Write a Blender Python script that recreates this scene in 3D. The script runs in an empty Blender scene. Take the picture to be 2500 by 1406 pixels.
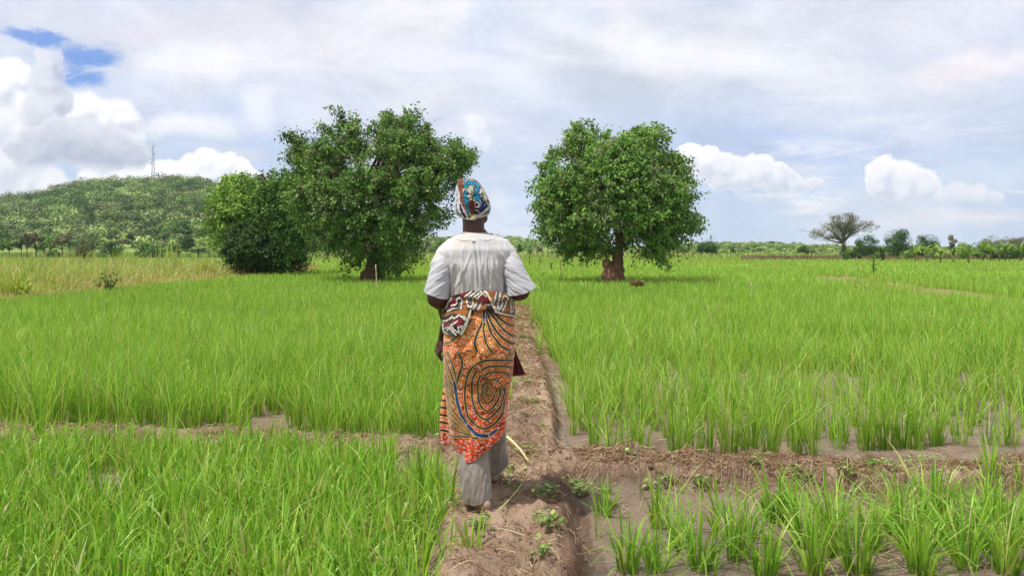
import bpy, math, random
import numpy as np
from mathutils import Vector
random.seed(7)
RS = np.random.RandomState(11)
scene = bpy.context.scene
col = scene.collection
R = math.radians

# ------------------------------------------------------------------ camera, world, sun
HC = 1.45            # camera height
FPX = 2000.0         # focal length in photo pixels (2500 wide)
HZ = 612.0           # photo row of the horizon
cam_d = bpy.data.cameras.new('camera')
cam = bpy.data.objects.new('camera', cam_d); col.objects.link(cam)
cam_d.sensor_width = 36.0
cam_d.lens = 36.0 * FPX / 2500.0
cam.location = (0, 0, HC)
cam.rotation_euler = (R(90), 0, 0)
cam_d.shift_y = -(703 - HZ) / 2500.0
cam_d.clip_end = 6000
scene.camera = cam
scene.view_settings.view_transform = 'Standard'
scene.view_settings.look = 'None'
scene.view_settings.gamma = 1
scene.view_settings.exposure = 0.0

SUN_V = Vector((-0.46, -0.30, 1.20)).normalized()
sun_d = bpy.data.lights.new('sun', 'SUN'); sun = bpy.data.objects.new('sun', sun_d); col.objects.link(sun)
sun_d.energy = 4.8; sun_d.angle = R(1.2); sun_d.color = (1.0, 0.96, 0.89)
sun.rotation_euler = SUN_V.to_track_quat('Z', 'Y').to_euler()
sun.location = (0, 0, 60)

def s2l(c):
    return tuple(((v / 255.0) / 12.92 if v / 255.0 <= 0.04045 else ((v / 255.0 + 0.055) / 1.055) ** 2.4) for v in c)

def pa(px): return math.atan((px - 1250) / 2000.0) * 2000.0
def pe(px, py): return math.atan((HZ - py) / 2000.0 * math.cos(math.atan((px - 1250) / 2000.0))) * 2000.0

class NT:
    def __init__(s, tree): s.t = tree; s.n = tree.nodes; s.l = tree.links
    def new(s, ty, **kw):
        n = s.n.new(ty)
        for k, v in kw.items(): setattr(n, k, v)
        return n
    def put(s, sock, v):
        if hasattr(v, 'is_output') or isinstance(v, bpy.types.NodeSocket): s.l.new(v, sock)
        else: sock.default_value = v
    def m(s, op, a, b=None, c=None, clamp=False):
        n = s.n.new('ShaderNodeMath'); n.operation = op; n.use_clamp = clamp
        s.put(n.inputs[0], a)
        if b is not None: s.put(n.inputs[1], b)
        if c is not None: s.put(n.inputs[2], c)
        return n.outputs[0]
    def v(s, op, a, b=None):
        n = s.n.new('ShaderNodeVectorMath'); n.operation = op
        s.put(n.inputs[0], a)
        if b is not None:
            if op == 'SCALE': s.put(n.inputs[3], b)
            else: s.put(n.inputs[1], b)
        return n.outputs['Value'] if op in ('DISTANCE', 'LENGTH', 'DOT_PRODUCT') else n.outputs['Vector']
    def ss(s, x, lo, hi, a=0.0, b=1.0, interp='SMOOTHSTEP'):
        n = s.n.new('ShaderNodeMapRange'); n.interpolation_type = interp; n.clamp = True
        s.put(n.inputs['Value'], x); n.inputs['From Min'].default_value = lo; n.inputs['From Max'].default_value = hi
        n.inputs['To Min'].default_value = a; n.inputs['To Max'].default_value = b
        return n.outputs['Result']
    def noise(s, vec, scale, detail=4, rough=0.5, dist=0.0, col=False):
        n = s.n.new('ShaderNodeTexNoise'); s.put(n.inputs['Vector'], vec)
        n.inputs['Scale'].default_value = scale; n.inputs['Detail'].default_value = detail
        n.inputs['Roughness'].default_value = rough; n.inputs['Distortion'].default_value = dist
        return n.outputs['Color'] if col else n.outputs['Fac']
    def mix(s, f, a, b, mode='MIX'):
        n = s.n.new('ShaderNodeMix'); n.data_type = 'RGBA'; n.blend_type = mode
        s.put(n.inputs[0], f)
        for i, q in ((6, a), (7, b)):
            s.put(n.inputs[i], (tuple(q) + (1,)) if isinstance(q, tuple) and len(q) == 3 else q)
        return n.outputs[2]
    def comb(s, x, y, z):
        n = s.n.new('ShaderNodeCombineXYZ')
        for i, q in enumerate((x, y, z)): s.put(n.inputs[i], q)
        return n.outputs[0]

# ---- sky: a physical sky behind procedural cloud layers, all laid out by direction
world = bpy.data.worlds.new('World'); scene.world = world; world.use_nodes = True
W = NT(world.node_tree); W.n.clear()
tc = W.new('ShaderNodeTexCoord')
D = tc.outputs['Generated']
sep = W.new('ShaderNodeSeparateXYZ'); W.l.new(D, sep.inputs[0])
X, Y, Z = sep.outputs
hyp = W.m('SQRT', W.m('ADD', W.m('MULTIPLY', X, X), W.m('MULTIPLY', Y, Y)))
A = W.m('MULTIPLY', W.m('ARCTAN2', X, Y), 2000.0)
E = W.m('MULTIPLY', W.m('ARCTAN2', Z, hyp), 2000.0)
P0 = W.comb(A, E, 0.0)

# heaped clouds: each group is a density field of overlapping puffs, broken up by noise
def puff_group(name, puffs, k=0.22):
    g = bpy.data.node_groups.new(name, 'ShaderNodeTree')
    g.interface.new_socket('P', in_out='INPUT', socket_type='NodeSocketVector')
    g.interface.new_socket('F', in_out='OUTPUT', socket_type='NodeSocketFloat')
    G = NT(g); gi = G.new('NodeGroupInput'); go = G.new('NodeGroupOutput'); acc = None
    for (cx, cy, r) in puffs:
        f = G.m('MULTIPLY_ADD', G.v('DISTANCE', gi.outputs[0], (pa(cx), pe(cx, cy), 0.0)), -1.0 / r, 1.0)
        acc = f if acc is None else G.m('SMOOTH_MAX', acc, f, k)
    G.l.new(acc, go.inputs[0]); return g
def addv(a, b): return W.v('ADD', a, b)
nz = W.noise(D, 26.0, 9, 0.62, col=True)
nzb = W.noise(D, 9.0, 4, 0.55, col=True)
P1 = addv(P0, addv(W.v('MULTIPLY', W.v('SUBTRACT', nz, (0.5,) * 3), (66.0, 58.0, 0.0)), W.v('MULTIPLY', W.v('SUBTRACT', nzb, (0.5,) * 3), (60.0, 34.0, 0.0))))
nsh = W.noise(D, 30.0, 7, 0.62)
def cumulus(under, puffs, dark, light, base_py=None, soft=0.14, strength=1.0, body=0.6):
    g = puff_group('cloud_puffs', puffs)
    def f(p):
        n = W.new('ShaderNodeGroup'); n.node_tree = g; W.l.new(p, n.inputs[0]); return n.outputs[0]
    F1 = f(P1); F2 = f(addv(P1, (-12.0, 20.0, 0.0)))
    mask = W.ss(F1, 0.0, soft)
    cx = sum(p[0] for p in puffs) / len(puffs); rr = max(p[2] for p in puffs)
    top = max(pe(p[0], p[1] - p[2]) for p in puffs); bot = pe(cx, base_py) if base_py else min(pe(p[0], p[1] + p[2]) for p in puffs)
    hgt = W.ss(W.m('ADD', E, W.m('MULTIPLY', W.m('SUBTRACT', nsh, .5), 70.0)), bot - 5, top + 10, 0.0, 1.0, 'LINEAR')
    if base_py: mask = W.m('MULTIPLY', mask, W.ss(W.m('ADD', E, W.m('MULTIPLY', W.m('SUBTRACT', nsh, .5), 40.0)), bot - 10, bot + 22))
    sh = W.m('SUBTRACT', F1, F2)
    t = W.m('ADD', W.m('MULTIPLY', hgt, body), W.m('MULTIPLY', W.ss(sh, -0.5, 0.4), 1.15 - body))
    t = W.m('ADD', W.m('SUBTRACT', t, 0.08), W.m('MULTIPLY', W.m('SUBTRACT', nsh, 0.5), 0.9), clamp=True)
    rim = W.ss(F1, 0.05, 0.45, 0.35, 0.0); t = W.m('ADD', t, rim, clamp=True)
    return W.mix(W.m('MULTIPLY', mask, strength), under, W.mix(t, s2l(dark), s2l(light))), mask
# soft blobs
def blob(cx, cy, rx, ry, rot=0.0, lo=1.0, hi=0.2, soft=addv(P0, W.v('MULTIPLY', W.v('SUBTRACT', W.noise(D, 7.0, 6, 0.6, col=True), (0.5,)*3), (260.0, 150.0, 0.0)))):
    q = W.v('SUBTRACT', soft, (pa(cx), pe(cx, cy), 0.0))
    if rot:
        vr = W.new('ShaderNodeVectorRotate', rotation_type='Z_AXIS'); W.l.new(q, vr.inputs['Vector']); vr.inputs['Angle'].default_value = R(-rot); q = vr.outputs[0]
    q = W.v('MULTIPLY', q, (1.0 / rx, 1.0 / ry, 0.0))
    return W.ss(W.v('LENGTH', q), lo, hi)
skyt = W.new('ShaderNodeTexSky', sky_type='NISHITA'); skyt.sun_disc = False
skyt.sun_elevation = math.asin(SUN_V.z); skyt.sun_rotation = math.atan2(SUN_V.x, SUN_V.y) % (2 * math.pi)
skyt.air_density = 1.0; skyt.dust_density = 0.6; skyt.ozone_density = 1.2
bg_sky = W.new('ShaderNodeBackground'); skyc = W.mix(0.80, skyt.outputs[0], tuple(v / 0.13 for v in s2l((88, 148, 238)))); W.l.new(skyc, bg_sky.inputs[0]); bg_sky.inputs[1].default_value = 0.13
# cloud sheet colour
mz = W.m('ADD', Z, 0.10)
flat = W.comb(W.m('DIVIDE', X, mz), W.m('DIVIDE', Y, mz), 0.0)
n1 = W.noise(flat, 0.75, 6, 0.58, 0.3)
n2 = W.noise(D, 5.0, 7, 0.62, 0.25)
n3 = W.noise(W.v('MULTIPLY', D, (3.0, 3.0, 13.0)), 1.7, 6, 0.6, 0.3)
base = W.mix(W.ss(E, 0.0, 300.0), s2l((203, 219, 237)), s2l((190, 207, 234)))
up = W.ss(E, 120.0, 520.0)
base = W.mix(up, base, s2l((219, 222, 234)))
low = W.ss(E, -10.0, 260.0, 1.0, 0.0)
base = W.mix(W.m('MULTIPLY', W.ss(n3, 0.42, 0.72), 0.75), base, s2l((238, 239, 244)))
base = W.mix(W.m('MULTIPLY', W.m('MULTIPLY', W.ss(n1, 0.40, 0.66), up), 0.8), base, s2l((240, 239, 244)))
base = W.mix(W.m('MULTIPLY', W.ss(n2, 0.56, 0.36), 0.45), base, s2l((184, 203, 231)))
SOFT = [ # cx, cy, rx, ry, rot, colour, strength
 (1700, 330, 620, 95, -8, (184, 200, 228), .8), (1500, 230, 330, 60, -12, (193, 204, 222), .7), (1980, 360, 260, 50, -6, (172, 192, 228), .7),
 (560, 290, 150, 110, 0, (196, 212, 238), .7), (640, 330, 90, 90, 0, (184, 205, 238), .5),
 (1600, 135, 420, 75, -10, (244, 244, 247), .8), (2000, 190, 330, 80, -12, (240, 241, 247), .7), (900, 130, 420, 60, -6, (236, 236, 244), .8),
 (450, 60, 520, 70, 0, (226, 224, 234), .7), (500, 150, 230, 55, 0, (243, 243, 248), .7), (440, 300, 170, 40, 6, (246, 246, 250), .8),
 (1340, 110, 250, 40, -18, (203, 208, 222), .5), (2400, 170, 150, 60, 0, (244, 236, 240), .7), (620, 260, 80, 60, -30, (242, 244, 250), .7),
 (1200, 480, 60, 40, -20, (228, 234, 242), .7), (590, 360, 90, 32, 0, (213, 217, 229), .8), (2300, 540, 240, 26, 2, (233, 232, 236), .8),
 (2100, 500, 220, 40, 0, (214, 222, 236), .6), (2400, 440, 200, 40, 3, (216, 226, 242), .6), (2300, 60, 300, 70, 0, (226, 226, 238), .6),
 (1270, 405, 50, 12, 0, (226, 232, 242), .6), (1940, 350, 50, 14, 0, (214, 222, 240), .6), (1230, 240, 260, 50, -4, (214, 222, 236), .6),
 (430, 370, 60, 70, 0, (190, 206, 232), .6), (760, 240, 120, 80, 0, (215, 222, 238), .5), (980, 250, 120, 50, 0, (238, 240, 246), .6)]
for (cx, cy, rx, ry, rot, c, st) in SOFT:
    base = W.mix(W.m('MULTIPLY', blob(cx, cy, rx, ry, rot), st), base, s2l(c))
fl = W.m('MULTIPLY_ADD', W.noise(D, 14.0, 7, 0.62), 0.10, 0.95)
base = W.mix(1.0, base, W.comb(fl, fl, fl), 'MULTIPLY')
fl2 = W.m('MULTIPLY_ADD', W.noise(W.v('MULTIPLY', D, (1.0, 1.0, 2.2)), 6.5, 10, 0.70, 0.7), 0.50, 0.76)
streak = W.m('MULTIPLY', W.ss(W.noise(W.v('MULTIPLY', D, (1.0, 1.0, 7.0)), 5.5, 8, .66, .4), .50, .66), W.m('MULTIPLY', W.ss(E, 25.0, 90.0), W.ss(E, 330.0, 150.0)))
base = W.mix(W.m('MULTIPLY', streak, W.ss(A, 250.0, 700.0, .35, .95)), base, s2l((242, 242, 245)))
cl = W.mix(1.0, base, W.comb(fl2, fl2, fl2), 'MULTIPLY')
cl, _ = cumulus(cl, [(1165, 305, 32), (1178, 345, 30), (1160, 335, 24)], (226, 231, 241), (245, 247, 251), None, .5, .75)
cl, _ = cumulus(cl, [(1690, 380, 34), (1725, 395, 42), (1765, 408, 40), (1800, 425, 46), (1845, 412, 44), (1885, 436, 42), (1920, 452, 32), (1975, 460, 26), (1760, 440, 36)], (205, 213, 228), (252, 252, 254), 474, .16, 1.0, .7)
cl, _ = cumulus(cl, [(2158, 412, 34), (2150, 440, 38), (2208, 440, 50), (2252, 455, 42), (2195, 465, 40)], (212, 218, 232), (252, 252, 254), 492, .18, 1.0, .6)
cl, _ = cumulus(cl, [(2330, 470, 34), (2375, 478, 32), (2420, 488, 26), (2300, 482, 26)], (220, 225, 236), (246, 246, 250), 500, .4, .8, .6)
cl, _ = cumulus(cl, [(520, 432, 60), (455, 430, 52), (585, 440, 48), (330, 445, 52), (250, 450, 52), (400, 436, 46), (495, 400, 34), (560, 408, 32), (630, 450, 30)], (224, 229, 240), (254, 254, 255), None, .20, 1.0, .3)
cl, cm1 = cumulus(cl, [(0, 215, 60), (40, 190, 45), (60, 250, 70), (0, 300, 90), (60, 330, 100), (20, 400, 90), (60, 450, 70), (120, 470, 60), (210, 262, 48), (255, 290, 62), (300, 280, 40), (305, 330, 44), (240, 350, 70), (190, 320, 60)], (206, 211, 226), (252, 252, 254), None, .30, .95, .25)
cl, cm2 = cumulus(cl, [(125, 150, 34), (118, 190, 40), (135, 235, 44), (110, 270, 50)], (192, 197, 212), (226, 229, 238), None, .24, .95, .3)
cl, cm3 = cumulus(cl, [(60, 385, 40), (105, 360, 55), (160, 335, 58), (215, 345, 62), (270, 355, 60), (318, 380, 42)], (172, 182, 202), (226, 228, 237), 414, .22, .95, .85)
cmask = W.m('MAXIMUM', cm1, cm2)
bg_cl = W.new('ShaderNodeBackground'); W.l.new(cl, bg_cl.inputs[0]); bg_cl.inputs[1].default_value = 1.11
# the hole of open blue sky
wob = addv(P0, W.v('MULTIPLY', W.v('SUBTRACT', W.noise(W.v('MULTIPLY', D, (1.0, 1.0, 1.6)), 13.0, 7, 0.62, col=True), (0.5,)*3), (150.0, 120.0, 0.0)))
h1 = blob(95, 92, 70, 26, 0, 1.0, 0.35, wob)
h2 = blob(225, 128, 100, 44, 6, 1.0, 0.35, wob)
h3 = blob(200, 175, 62, 46, 0, 1.0, 0.35, wob)
hole = W.m('MAXIMUM', W.m('MAXIMUM', h1, h2), h3)
wisps = W.ss(W.noise(W.v('MULTIPLY', D, (1.0, 1.0, 3.0)), 22.0, 7, 0.65, 0.6), 0.50, 0.68, 1.0, 0.25)
hole = W.m('MULTIPLY', W.m('MULTIPLY', hole, wisps), W.m('SUBTRACT', 1.0, W.m('MULTIPLY', cmask, 0.6)))
hole = W.m('MULTIPLY', hole, 0.86)
ms = W.new('ShaderNodeMixShader'); W.l.new(hole, ms.inputs[0]); W.l.new(bg_cl.outputs[0], ms.inputs[1]); W.l.new(bg_sky.outputs[0], ms.inputs[2])
wo = W.new('ShaderNodeOutputWorld'); W.l.new(ms.outputs[0], wo.inputs[0])
world.cycles.sampling_method = 'MANUAL'; world.cycles.sample_map_resolution = 512

# ------------------------------------------------------------------ helpers
def tag(o, label=None, cat=None, group=None, kind=None):
    if label: o['label'] = label
    if cat: o['category'] = cat
    if group: o['group'] = group
    if kind: o['kind'] = kind
    return o
def empty(name, loc, rz=0.0):
    o = bpy.data.objects.new(name, None); col.objects.link(o)
    o.location = loc; o.rotation_euler = (0, 0, rz); o.empty_display_size = 0.2
    return o
def mesh_np(name, V, faces, mat, colors=None, smooth=False, parent=None, link=True):
    """V (n,3); faces: list of int arrays (k,3) / (k,4); colors (n,3)"""
    me = bpy.data.meshes.new(name)
    V = np.ascontiguousarray(V, dtype=np.float32)
    me.vertices.add(len(V)); me.vertices.foreach_set('co', V.ravel())
    tot = []; st = []; n = 0
    for f in faces:
        f = np.asarray(f, dtype=np.int32)
        if len(f) == 0: continue
        tot.append(f.ravel()); k = f.shape[1]
        st.append(n + np.arange(len(f), dtype=np.int32) * k); n += f.size
    L = np.concatenate(tot); S = np.concatenate(st)
    me.loops.add(len(L)); me.loops.foreach_set('vertex_index', L)
    me.polygons.add(len(S)); me.polygons.foreach_set('loop_start', S)
    if smooth: me.polygons.foreach_set('use_smooth', np.ones(len(S), dtype=bool))
    me.update(calc_edges=True)
    if colors is not None:
        ca = me.color_attributes.new('Col', 'FLOAT_COLOR', 'POINT')
        c4 = np.ones((len(V), 4), np.float32); c4[:, :3] = colors
        ca.data.foreach_set('color', c4.ravel())
    if mat: me.materials.append(mat)
    o = bpy.data.objects.new(name, me)
    if link: col.objects.link(o)
    if parent: o.parent = parent
    return o
class Bag:
    def __init__(s): s.V = []; s.F = {3: [], 4: []}; s.C = []; s.n = 0
    def add(s, V, F, C=None):
        V = np.asarray(V, float).reshape(-1, 3)
        s.V.append(V)
        for f in (F if isinstance(F, list) else [F]):
            f = np.asarray(f, dtype=np.int64)
            if f.size: s.F[f.shape[1]].append(f + s.n)
        C = np.array([.5, .5, .5]) if C is None else np.asarray(C, float)
        s.C.append(np.broadcast_to(C, (len(V), 3)) if C.ndim == 1 else C)
        s.n += len(V)
    def build(s, name, mat, parent=None, smooth=False, link=True, origin=None):
        V = np.concatenate(s.V)
        if origin is not None: V = V - np.array(origin)
        fs = [np.concatenate(s.F[k]) for k in (3, 4) if s.F[k]]
        return mesh_np(name, V, fs, mat, np.concatenate(s.C), smooth, parent, link)
def vnoise(p, seed=0):
    """cheap value noise on (n,2) or (n,3) points, 0..1"""
    p = np.asarray(p, float); d = p.shape[1]
    i = np.floor(p).astype(np.int64); f = p - i; f = f * f * (3 - 2 * f)
    out = 0
    pr = [73856093, 19349663, 83492791]
    for c in range(2 ** d):
        h = np.full(len(p), seed * 2654435761 % 2 ** 31, dtype=np.int64); w = np.ones(len(p))
        for k in range(d):
            b = (c >> k) & 1
            h = h ^ ((i[:, k] + b) * pr[k]); w = w * (f[:, k] if b else 1 - f[:, k])
        h = (h ^ (h >> 13)) * 1274126177 & 0x7fffffff; h = (h ^ (h >> 16)) & 0xffff
        out = out + w * h / 65535.0
    return out
def fbm(p, oct=4, seed=0, gain=.5):
    p = np.asarray(p, float); a = 1; s = 0; t = 0
    for k in range(oct):
        s = s + a * vnoise(p * 2 ** k + 17.3 * k, seed + k); t += a; a *= gain
    return s / t
def sst(x, a, b):
    t = np.clip((x - a) / (b - a), 0, 1); return t * t * (3 - 2 * t)
def PX(px, py, Yd):
    return Vector(((px - 1250) / FPX * Yd, Yd, HC - (py - HZ) / FPX * Yd))
def segdist(p, poly):
    """distance of points (n,2) to polyline, and parameter along it"""
    poly = np.asarray(poly, float); best = np.full(len(p), 1e9); par = np.zeros(len(p)); acc = 0
    for a, b in zip(poly[:-1], poly[1:]):
        d = b - a; L = np.hypot(*d) + 1e-9
        t = np.clip(((p - a) @ d) / L ** 2, 0, 1)
        q = np.hypot(*(p - a - t[:, None] * d).T)
        m = q < best; best[m] = q[m]; par[m] = acc + t[m] * L
        acc += L
    return best, par
def inpoly(p, poly):
    poly = np.asarray(poly, float); x, y = p[:, 0], p[:, 1]; c = np.zeros(len(p), bool)
    j = len(poly) - 1
    for i in range(len(poly)):
        xi, yi = poly[i]; xj, yj = poly[j]
        c ^= ((yi > y) != (yj > y)) & (x < (xj - xi) * (y - yi) / (yj - yi + 1e-12) + xi)
        j = i
    return c
def crsm(P, n):
    """resample control rows with a smooth curve; P (k,m), first column the parameter"""
    P = np.asarray(P, float); t = P[:, 0]; T = np.linspace(t[0], t[-1], n)
    out = np.empty((n, P.shape[1])); out[:, 0] = T
    m = np.gradient(P[:, 1:], t, axis=0)
    k = np.clip(np.searchsorted(t, T, side='right') - 1, 0, len(t) - 2)
    h = (t[k + 1] - t[k])[:, None]; u = ((T - t[k])[:, None]) / h
    out[:, 1:] = (2*u**3-3*u**2+1)*P[k,1:] + (u**3-2*u**2+u)*h*m[k] + (-2*u**3+3*u**2)*P[k+1,1:] + (u**3-u**2)*h*m[k+1]
    return out
def tube(bag, pts, rad, n=8, color=(.2, .15, .1), bump=0.0, seed=0, cap=True):
    P = np.asarray([tuple(p) for p in pts], float); rad = np.asarray(rad, float); k = len(P)
    T = np.gradient(P, axis=0); T /= np.linalg.norm(T, axis=1)[:, None] + 1e-9
    ref = np.array([1., 0, 0]) if abs(T[0, 0]) < .8 else np.array([0, 1., 0])
    V = []
    for i in range(k):
        a = ref - T[i] * (ref @ T[i]); a /= np.linalg.norm(a) + 1e-9; b = np.cross(T[i], a); ref = a
        th = np.linspace(0, 2 * np.pi, n, endpoint=False)
        r = rad[i]
        if bump:
            r = rad[i] * (1 + bump * (vnoise(np.c_[th * 1.6 + seed * 7, np.full(n, i * .6)], seed) - .5) * 2)
        V.append(P[i] + (np.cos(th) * r)[:, None] * a + (np.sin(th) * r)[:, None] * b)
    V = np.concatenate(V); F = []
    i, j = np.meshgrid(np.arange(k - 1), np.arange(n), indexing='ij'); i = i.ravel(); j = j.ravel(); j2 = (j + 1) % n
    F = np.c_[i * n + j, i * n + j2, (i + 1) * n + j2, (i + 1) * n + j]
    fs = [F]
    if cap:
        V = np.vstack([V, P[0], P[-1]]); j = np.arange(n); j2 = (j + 1) % n
        fs.append(np.c_[np.full(n, k * n), j2, j]); fs.append(np.c_[np.full(n, k * n + 1), (k - 1) * n + j, (k - 1) * n + j2])
    bag.add(V, fs, color)
def rnd(n, a=0., b=1.): return RS.uniform(a, b, n)
def leaves(bag, C, size, colr, Nbias=None, bias=0.6, aspect=.5, axis=None):
    """diamond leaves at C (n,3): size (n,), colour (n,3); normals random pulled towards Nbias"""
    n = len(C); size = np.broadcast_to(size, (n,))
    N = RS.normal(size=(n, 3)); N /= np.linalg.norm(N, axis=1)[:, None]
    if Nbias is not None: N = N * (1 - bias) + Nbias * bias; N /= np.linalg.norm(N, axis=1)[:, None] + 1e-9
    a = RS.normal(size=(n, 3)) if axis is None else axis + RS.normal(size=(n, 3)) * .45
    a -= N * (a * N).sum(1)[:, None]; a /= np.linalg.norm(a, axis=1)[:, None] + 1e-9
    b = np.cross(N, a)
    h = size[:, None]
    V = np.stack([C - a * h * .5, C - a * h * .05 + b * h * aspect * .5, C + a * h * .5, C - a * h * .05 - b * h * aspect * .5], 1).reshape(-1, 3)
    F = np.arange(4 * n).reshape(n, 4)
    bag.add(V, F, np.repeat(colr, 4, 0))

# ------------------------------------------------------------------ materials
ALB = .80   # fabric, soil and leaf colours are given as seen in light; this is their albedo scale
def mat_attr(name, rough=.6, spec=.3, trans=0.0, tcol=None, var=0.0, vscale=3.0, bump=0.0, bscale=60.0, sheen=0.0, bdist=.01):
    m = bpy.data.materials.new(name); m.use_nodes = True; T = NT(m.node_tree)
    p = T.n['Principled BSDF']; out = T.n['Material Output']
    a = T.new('ShaderNodeAttribute', attribute_name='Col'); c = a.outputs['Color']
    t = T.new('ShaderNodeTexCoord')
    if var:
        nz = T.noise(t.outputs['Object'], vscale, 5, .6)
        k = T.m('MULTIPLY_ADD', nz, 2 * var, 1 - var)
        c = T.mix(1.0, c, T.comb(k, k, k), 'MULTIPLY')
    c = T.mix(1.0, c, (ALB, ALB, ALB), 'MULTIPLY')
    T.put(p.inputs['Base Color'], c)
    p.inputs['Roughness'].default_value = rough; p.inputs['Specular IOR Level'].default_value = spec
    if sheen: p.inputs['Sheen Weight'].default_value = sheen
    if bump:
        b = T.new('ShaderNodeBump'); b.inputs['Strength'].default_value = bump; b.inputs['Distance'].default_value = bdist
        T.l.new(T.noise(t.outputs['Object'], bscale, 6, .65), b.inputs['Height']); T.l.new(b.outputs[0], p.inputs['Normal'])
    if trans:
        tr = T.new('ShaderNodeBsdfTranslucent')
        T.put(tr.inputs[0], T.mix(1.0, c, (tcol or (1.3, 1.25, .7)), 'MULTIPLY'))
        mx = T.new('ShaderNodeMixShader'); mx.inputs[0].default_value = trans
        T.l.new(p.outputs[0], mx.inputs[1]); T.l.new(tr.outputs[0], mx.inputs[2]); T.l.new(mx.outputs[0], out.inputs[0])
    return m
M_rice = mat_attr('rice_leaf', .42, .35, .38)
M_leaf = mat_attr('tree_leaf', .6, .22, .20)
M_far = mat_attr('far_foliage', .7, .12, .05)
M_dry = mat_attr('dry_straw', .8, .1, .15)
M_bark = mat_attr('bark', .9, .1, var=.35, vscale=4, bump=.8, bscale=9, bdist=.06)
M_soil = mat_attr('soil', .93, .12, var=.32, vscale=14.0, bump=1.0, bscale=48, bdist=.02)
M_wood = mat_attr('weathered_wood', .8, .2, var=.2, vscale=30)
M_hill = mat_attr('hill_grass', .9, .1, var=.2, vscale=.05)
M_metal = mat_attr('galvanised_steel', .5, .4)
M_cloud = None

# ------------------------------------------------------------------ ground
BUNDS = [  # polyline, half width of the top, height, shoulder, bareness
 ([(-.04, 0.8), (-.04, 3.3), (-.02, 4.3), (.02, 5.5), (.12, 7), (.19, 10), (.20, 14), (.13, 20), (.1, 26)], .25, .100, .13, 1),
 ([(.1, 5.5), (.7, 5.28), (1.3, 5.15), (2, 5.05), (3, 5.0), (5, 5.1), (9, 5.4)], .13, .10, .12, 1),
 ([(0, 5.6), (-.5, 5.8), (-1.2, 6.0), (-1.9, 6.12), (-2.8, 6.2), (-4, 6.3), (-8, 6.5)], .18, .06, .14, .95),
 ([(-17, 26.6), (-9, 25.2), (-6, 25.9), (-3.6, 25.2), (-1, 25.4)], .26, .10, .2, .85),
 ([(12.9, 14), (13.3, 21), (13.9, 27), (15.2, 36), (17, 44)], 1.1, .10, .4, 1),
 ([(7.6, 24.4), (11, 24.0), (13.4, 23.6)], .12, .07, .15, .6),
 ([(3, 47), (12, 45), (26, 43)], .2, .08, .2, .4),
 ([(-13, 60), (0, 58), (24, 62)], .3, .08, .3, .5)]
def bund_field(p):
    h = np.zeros(len(p)); bare = np.zeros(len(p))
    wob = (fbm(p * 3.1, 4, 5, .6) - .5)
    for poly, hw, hh, sh, br in BUNDS:
        y0 = min(q[1] for q in poly) - 3; y1 = max(q[1] for q in poly) + 3
        m = (p[:, 1] > y0) & (p[:, 1] < y1)
        if not m.any(): continue
        d, _ = segdist(p[m], poly)
        d = d + wob[m] * .24
        h[m] = np.maximum(h[m], hh * (1 - sst(d, hw, hw + sh)))
        bare[m] = np.maximum(bare[m], br * (1 - sst(d, hw + sh * .5, hw + sh * 1.05)))
    return h, bare
def ground_z(p, micro=True):
    p = np.asarray(p, float).reshape(-1, 2)
    h, bare = bund_field(p)
    # erosion channel on the right side of the path
    d, _ = segdist(p, [(.36, 2.0), (.37, 3.6), (.33, 4.6), (.36, 5.0)])
    h = h - .035 * (1 - sst(d, .02, .14))
    d, _ = segdist(p, [(.42, 5.6), (.46, 7), (.48, 9), (.4, 13)])
    h = h * sst(d, .02, .16) 
    for (fx, fy, fz) in ((-.155, 4.29, .094), (-.17, 4.40, .094), (-.10, 4.80, .108)):
        q = np.hypot(p[:, 0] - fx, p[:, 1] - fy); k_ = 1 - sst(q, .08, .22); h = h * (1 - k_) + fz * k_
    if micro:
        near = 1 - sst(p[:, 1], 12, 30)
        for (fx, fy) in ((-.155, 4.30), (-.10, 4.85)): near = near * (.15 + .85 * sst(np.hypot(p[:, 0] - fx, p[:, 1] - fy), .08, .22))
        clod = fbm(p * 13, 4, 3, .6) - .5
        lump = np.abs(fbm(p * 5.0, 3, 9) - .5) * 2
        am = .016 + .10 * sst(h, .01, .09)
        h = h + near * (clod * am * 1.15 + (.5 - lump) * am * .6)
    return h
gy = [0.6]
while gy[-1] < 1900: gy.append(gy[-1] * 1.0078 if gy[-1] < 14 else gy[-1] * 1.05)
gy = np.concatenate([[-60, -20, -6, -2, 0.0, .3], gy])
gx = [0.0]
while gx[-1] < 1900: gx.append(gx[-1] + (.016 if gx[-1] < 3.4 else max(.016, (gx[-1] - 3.2) * .09)))
gx = np.array(gx); gx = np.concatenate([-gx[:0:-1], gx])
XX, YY = np.meshgrid(gx, gy); gp = np.c_[XX.ravel(), YY.ravel()]
near = (gp[:, 1] < 50) & (np.abs(gp[:, 0]) < 40)
gz = np.zeros(len(gp)); gz[near] = ground_z(gp[near])
_, bare = bund_field(gp)
h0 = np.zeros(len(gp)); h0[near] = ground_z(gp[near], False)
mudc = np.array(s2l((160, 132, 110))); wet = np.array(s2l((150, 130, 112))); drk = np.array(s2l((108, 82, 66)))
tanc = np.array(s2l((190, 164, 140)))
n_a = fbm(gp * 1.7, 4, 21)[:, None]; n_b = fbm(gp * 7, 4, 31)[:, None]
up_ = sst(h0, .02, .09)[:, None]
Cg = wet * (1 - up_) + (mudc * (1 - n_b) + tanc * n_b) * up_
Cg = Cg * (.66 + .62 * n_a)
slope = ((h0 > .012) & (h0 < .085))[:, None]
Cg = np.where(slope & (gp[:, :1] > 0), Cg * .4 + drk * .6, Cg)
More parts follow.
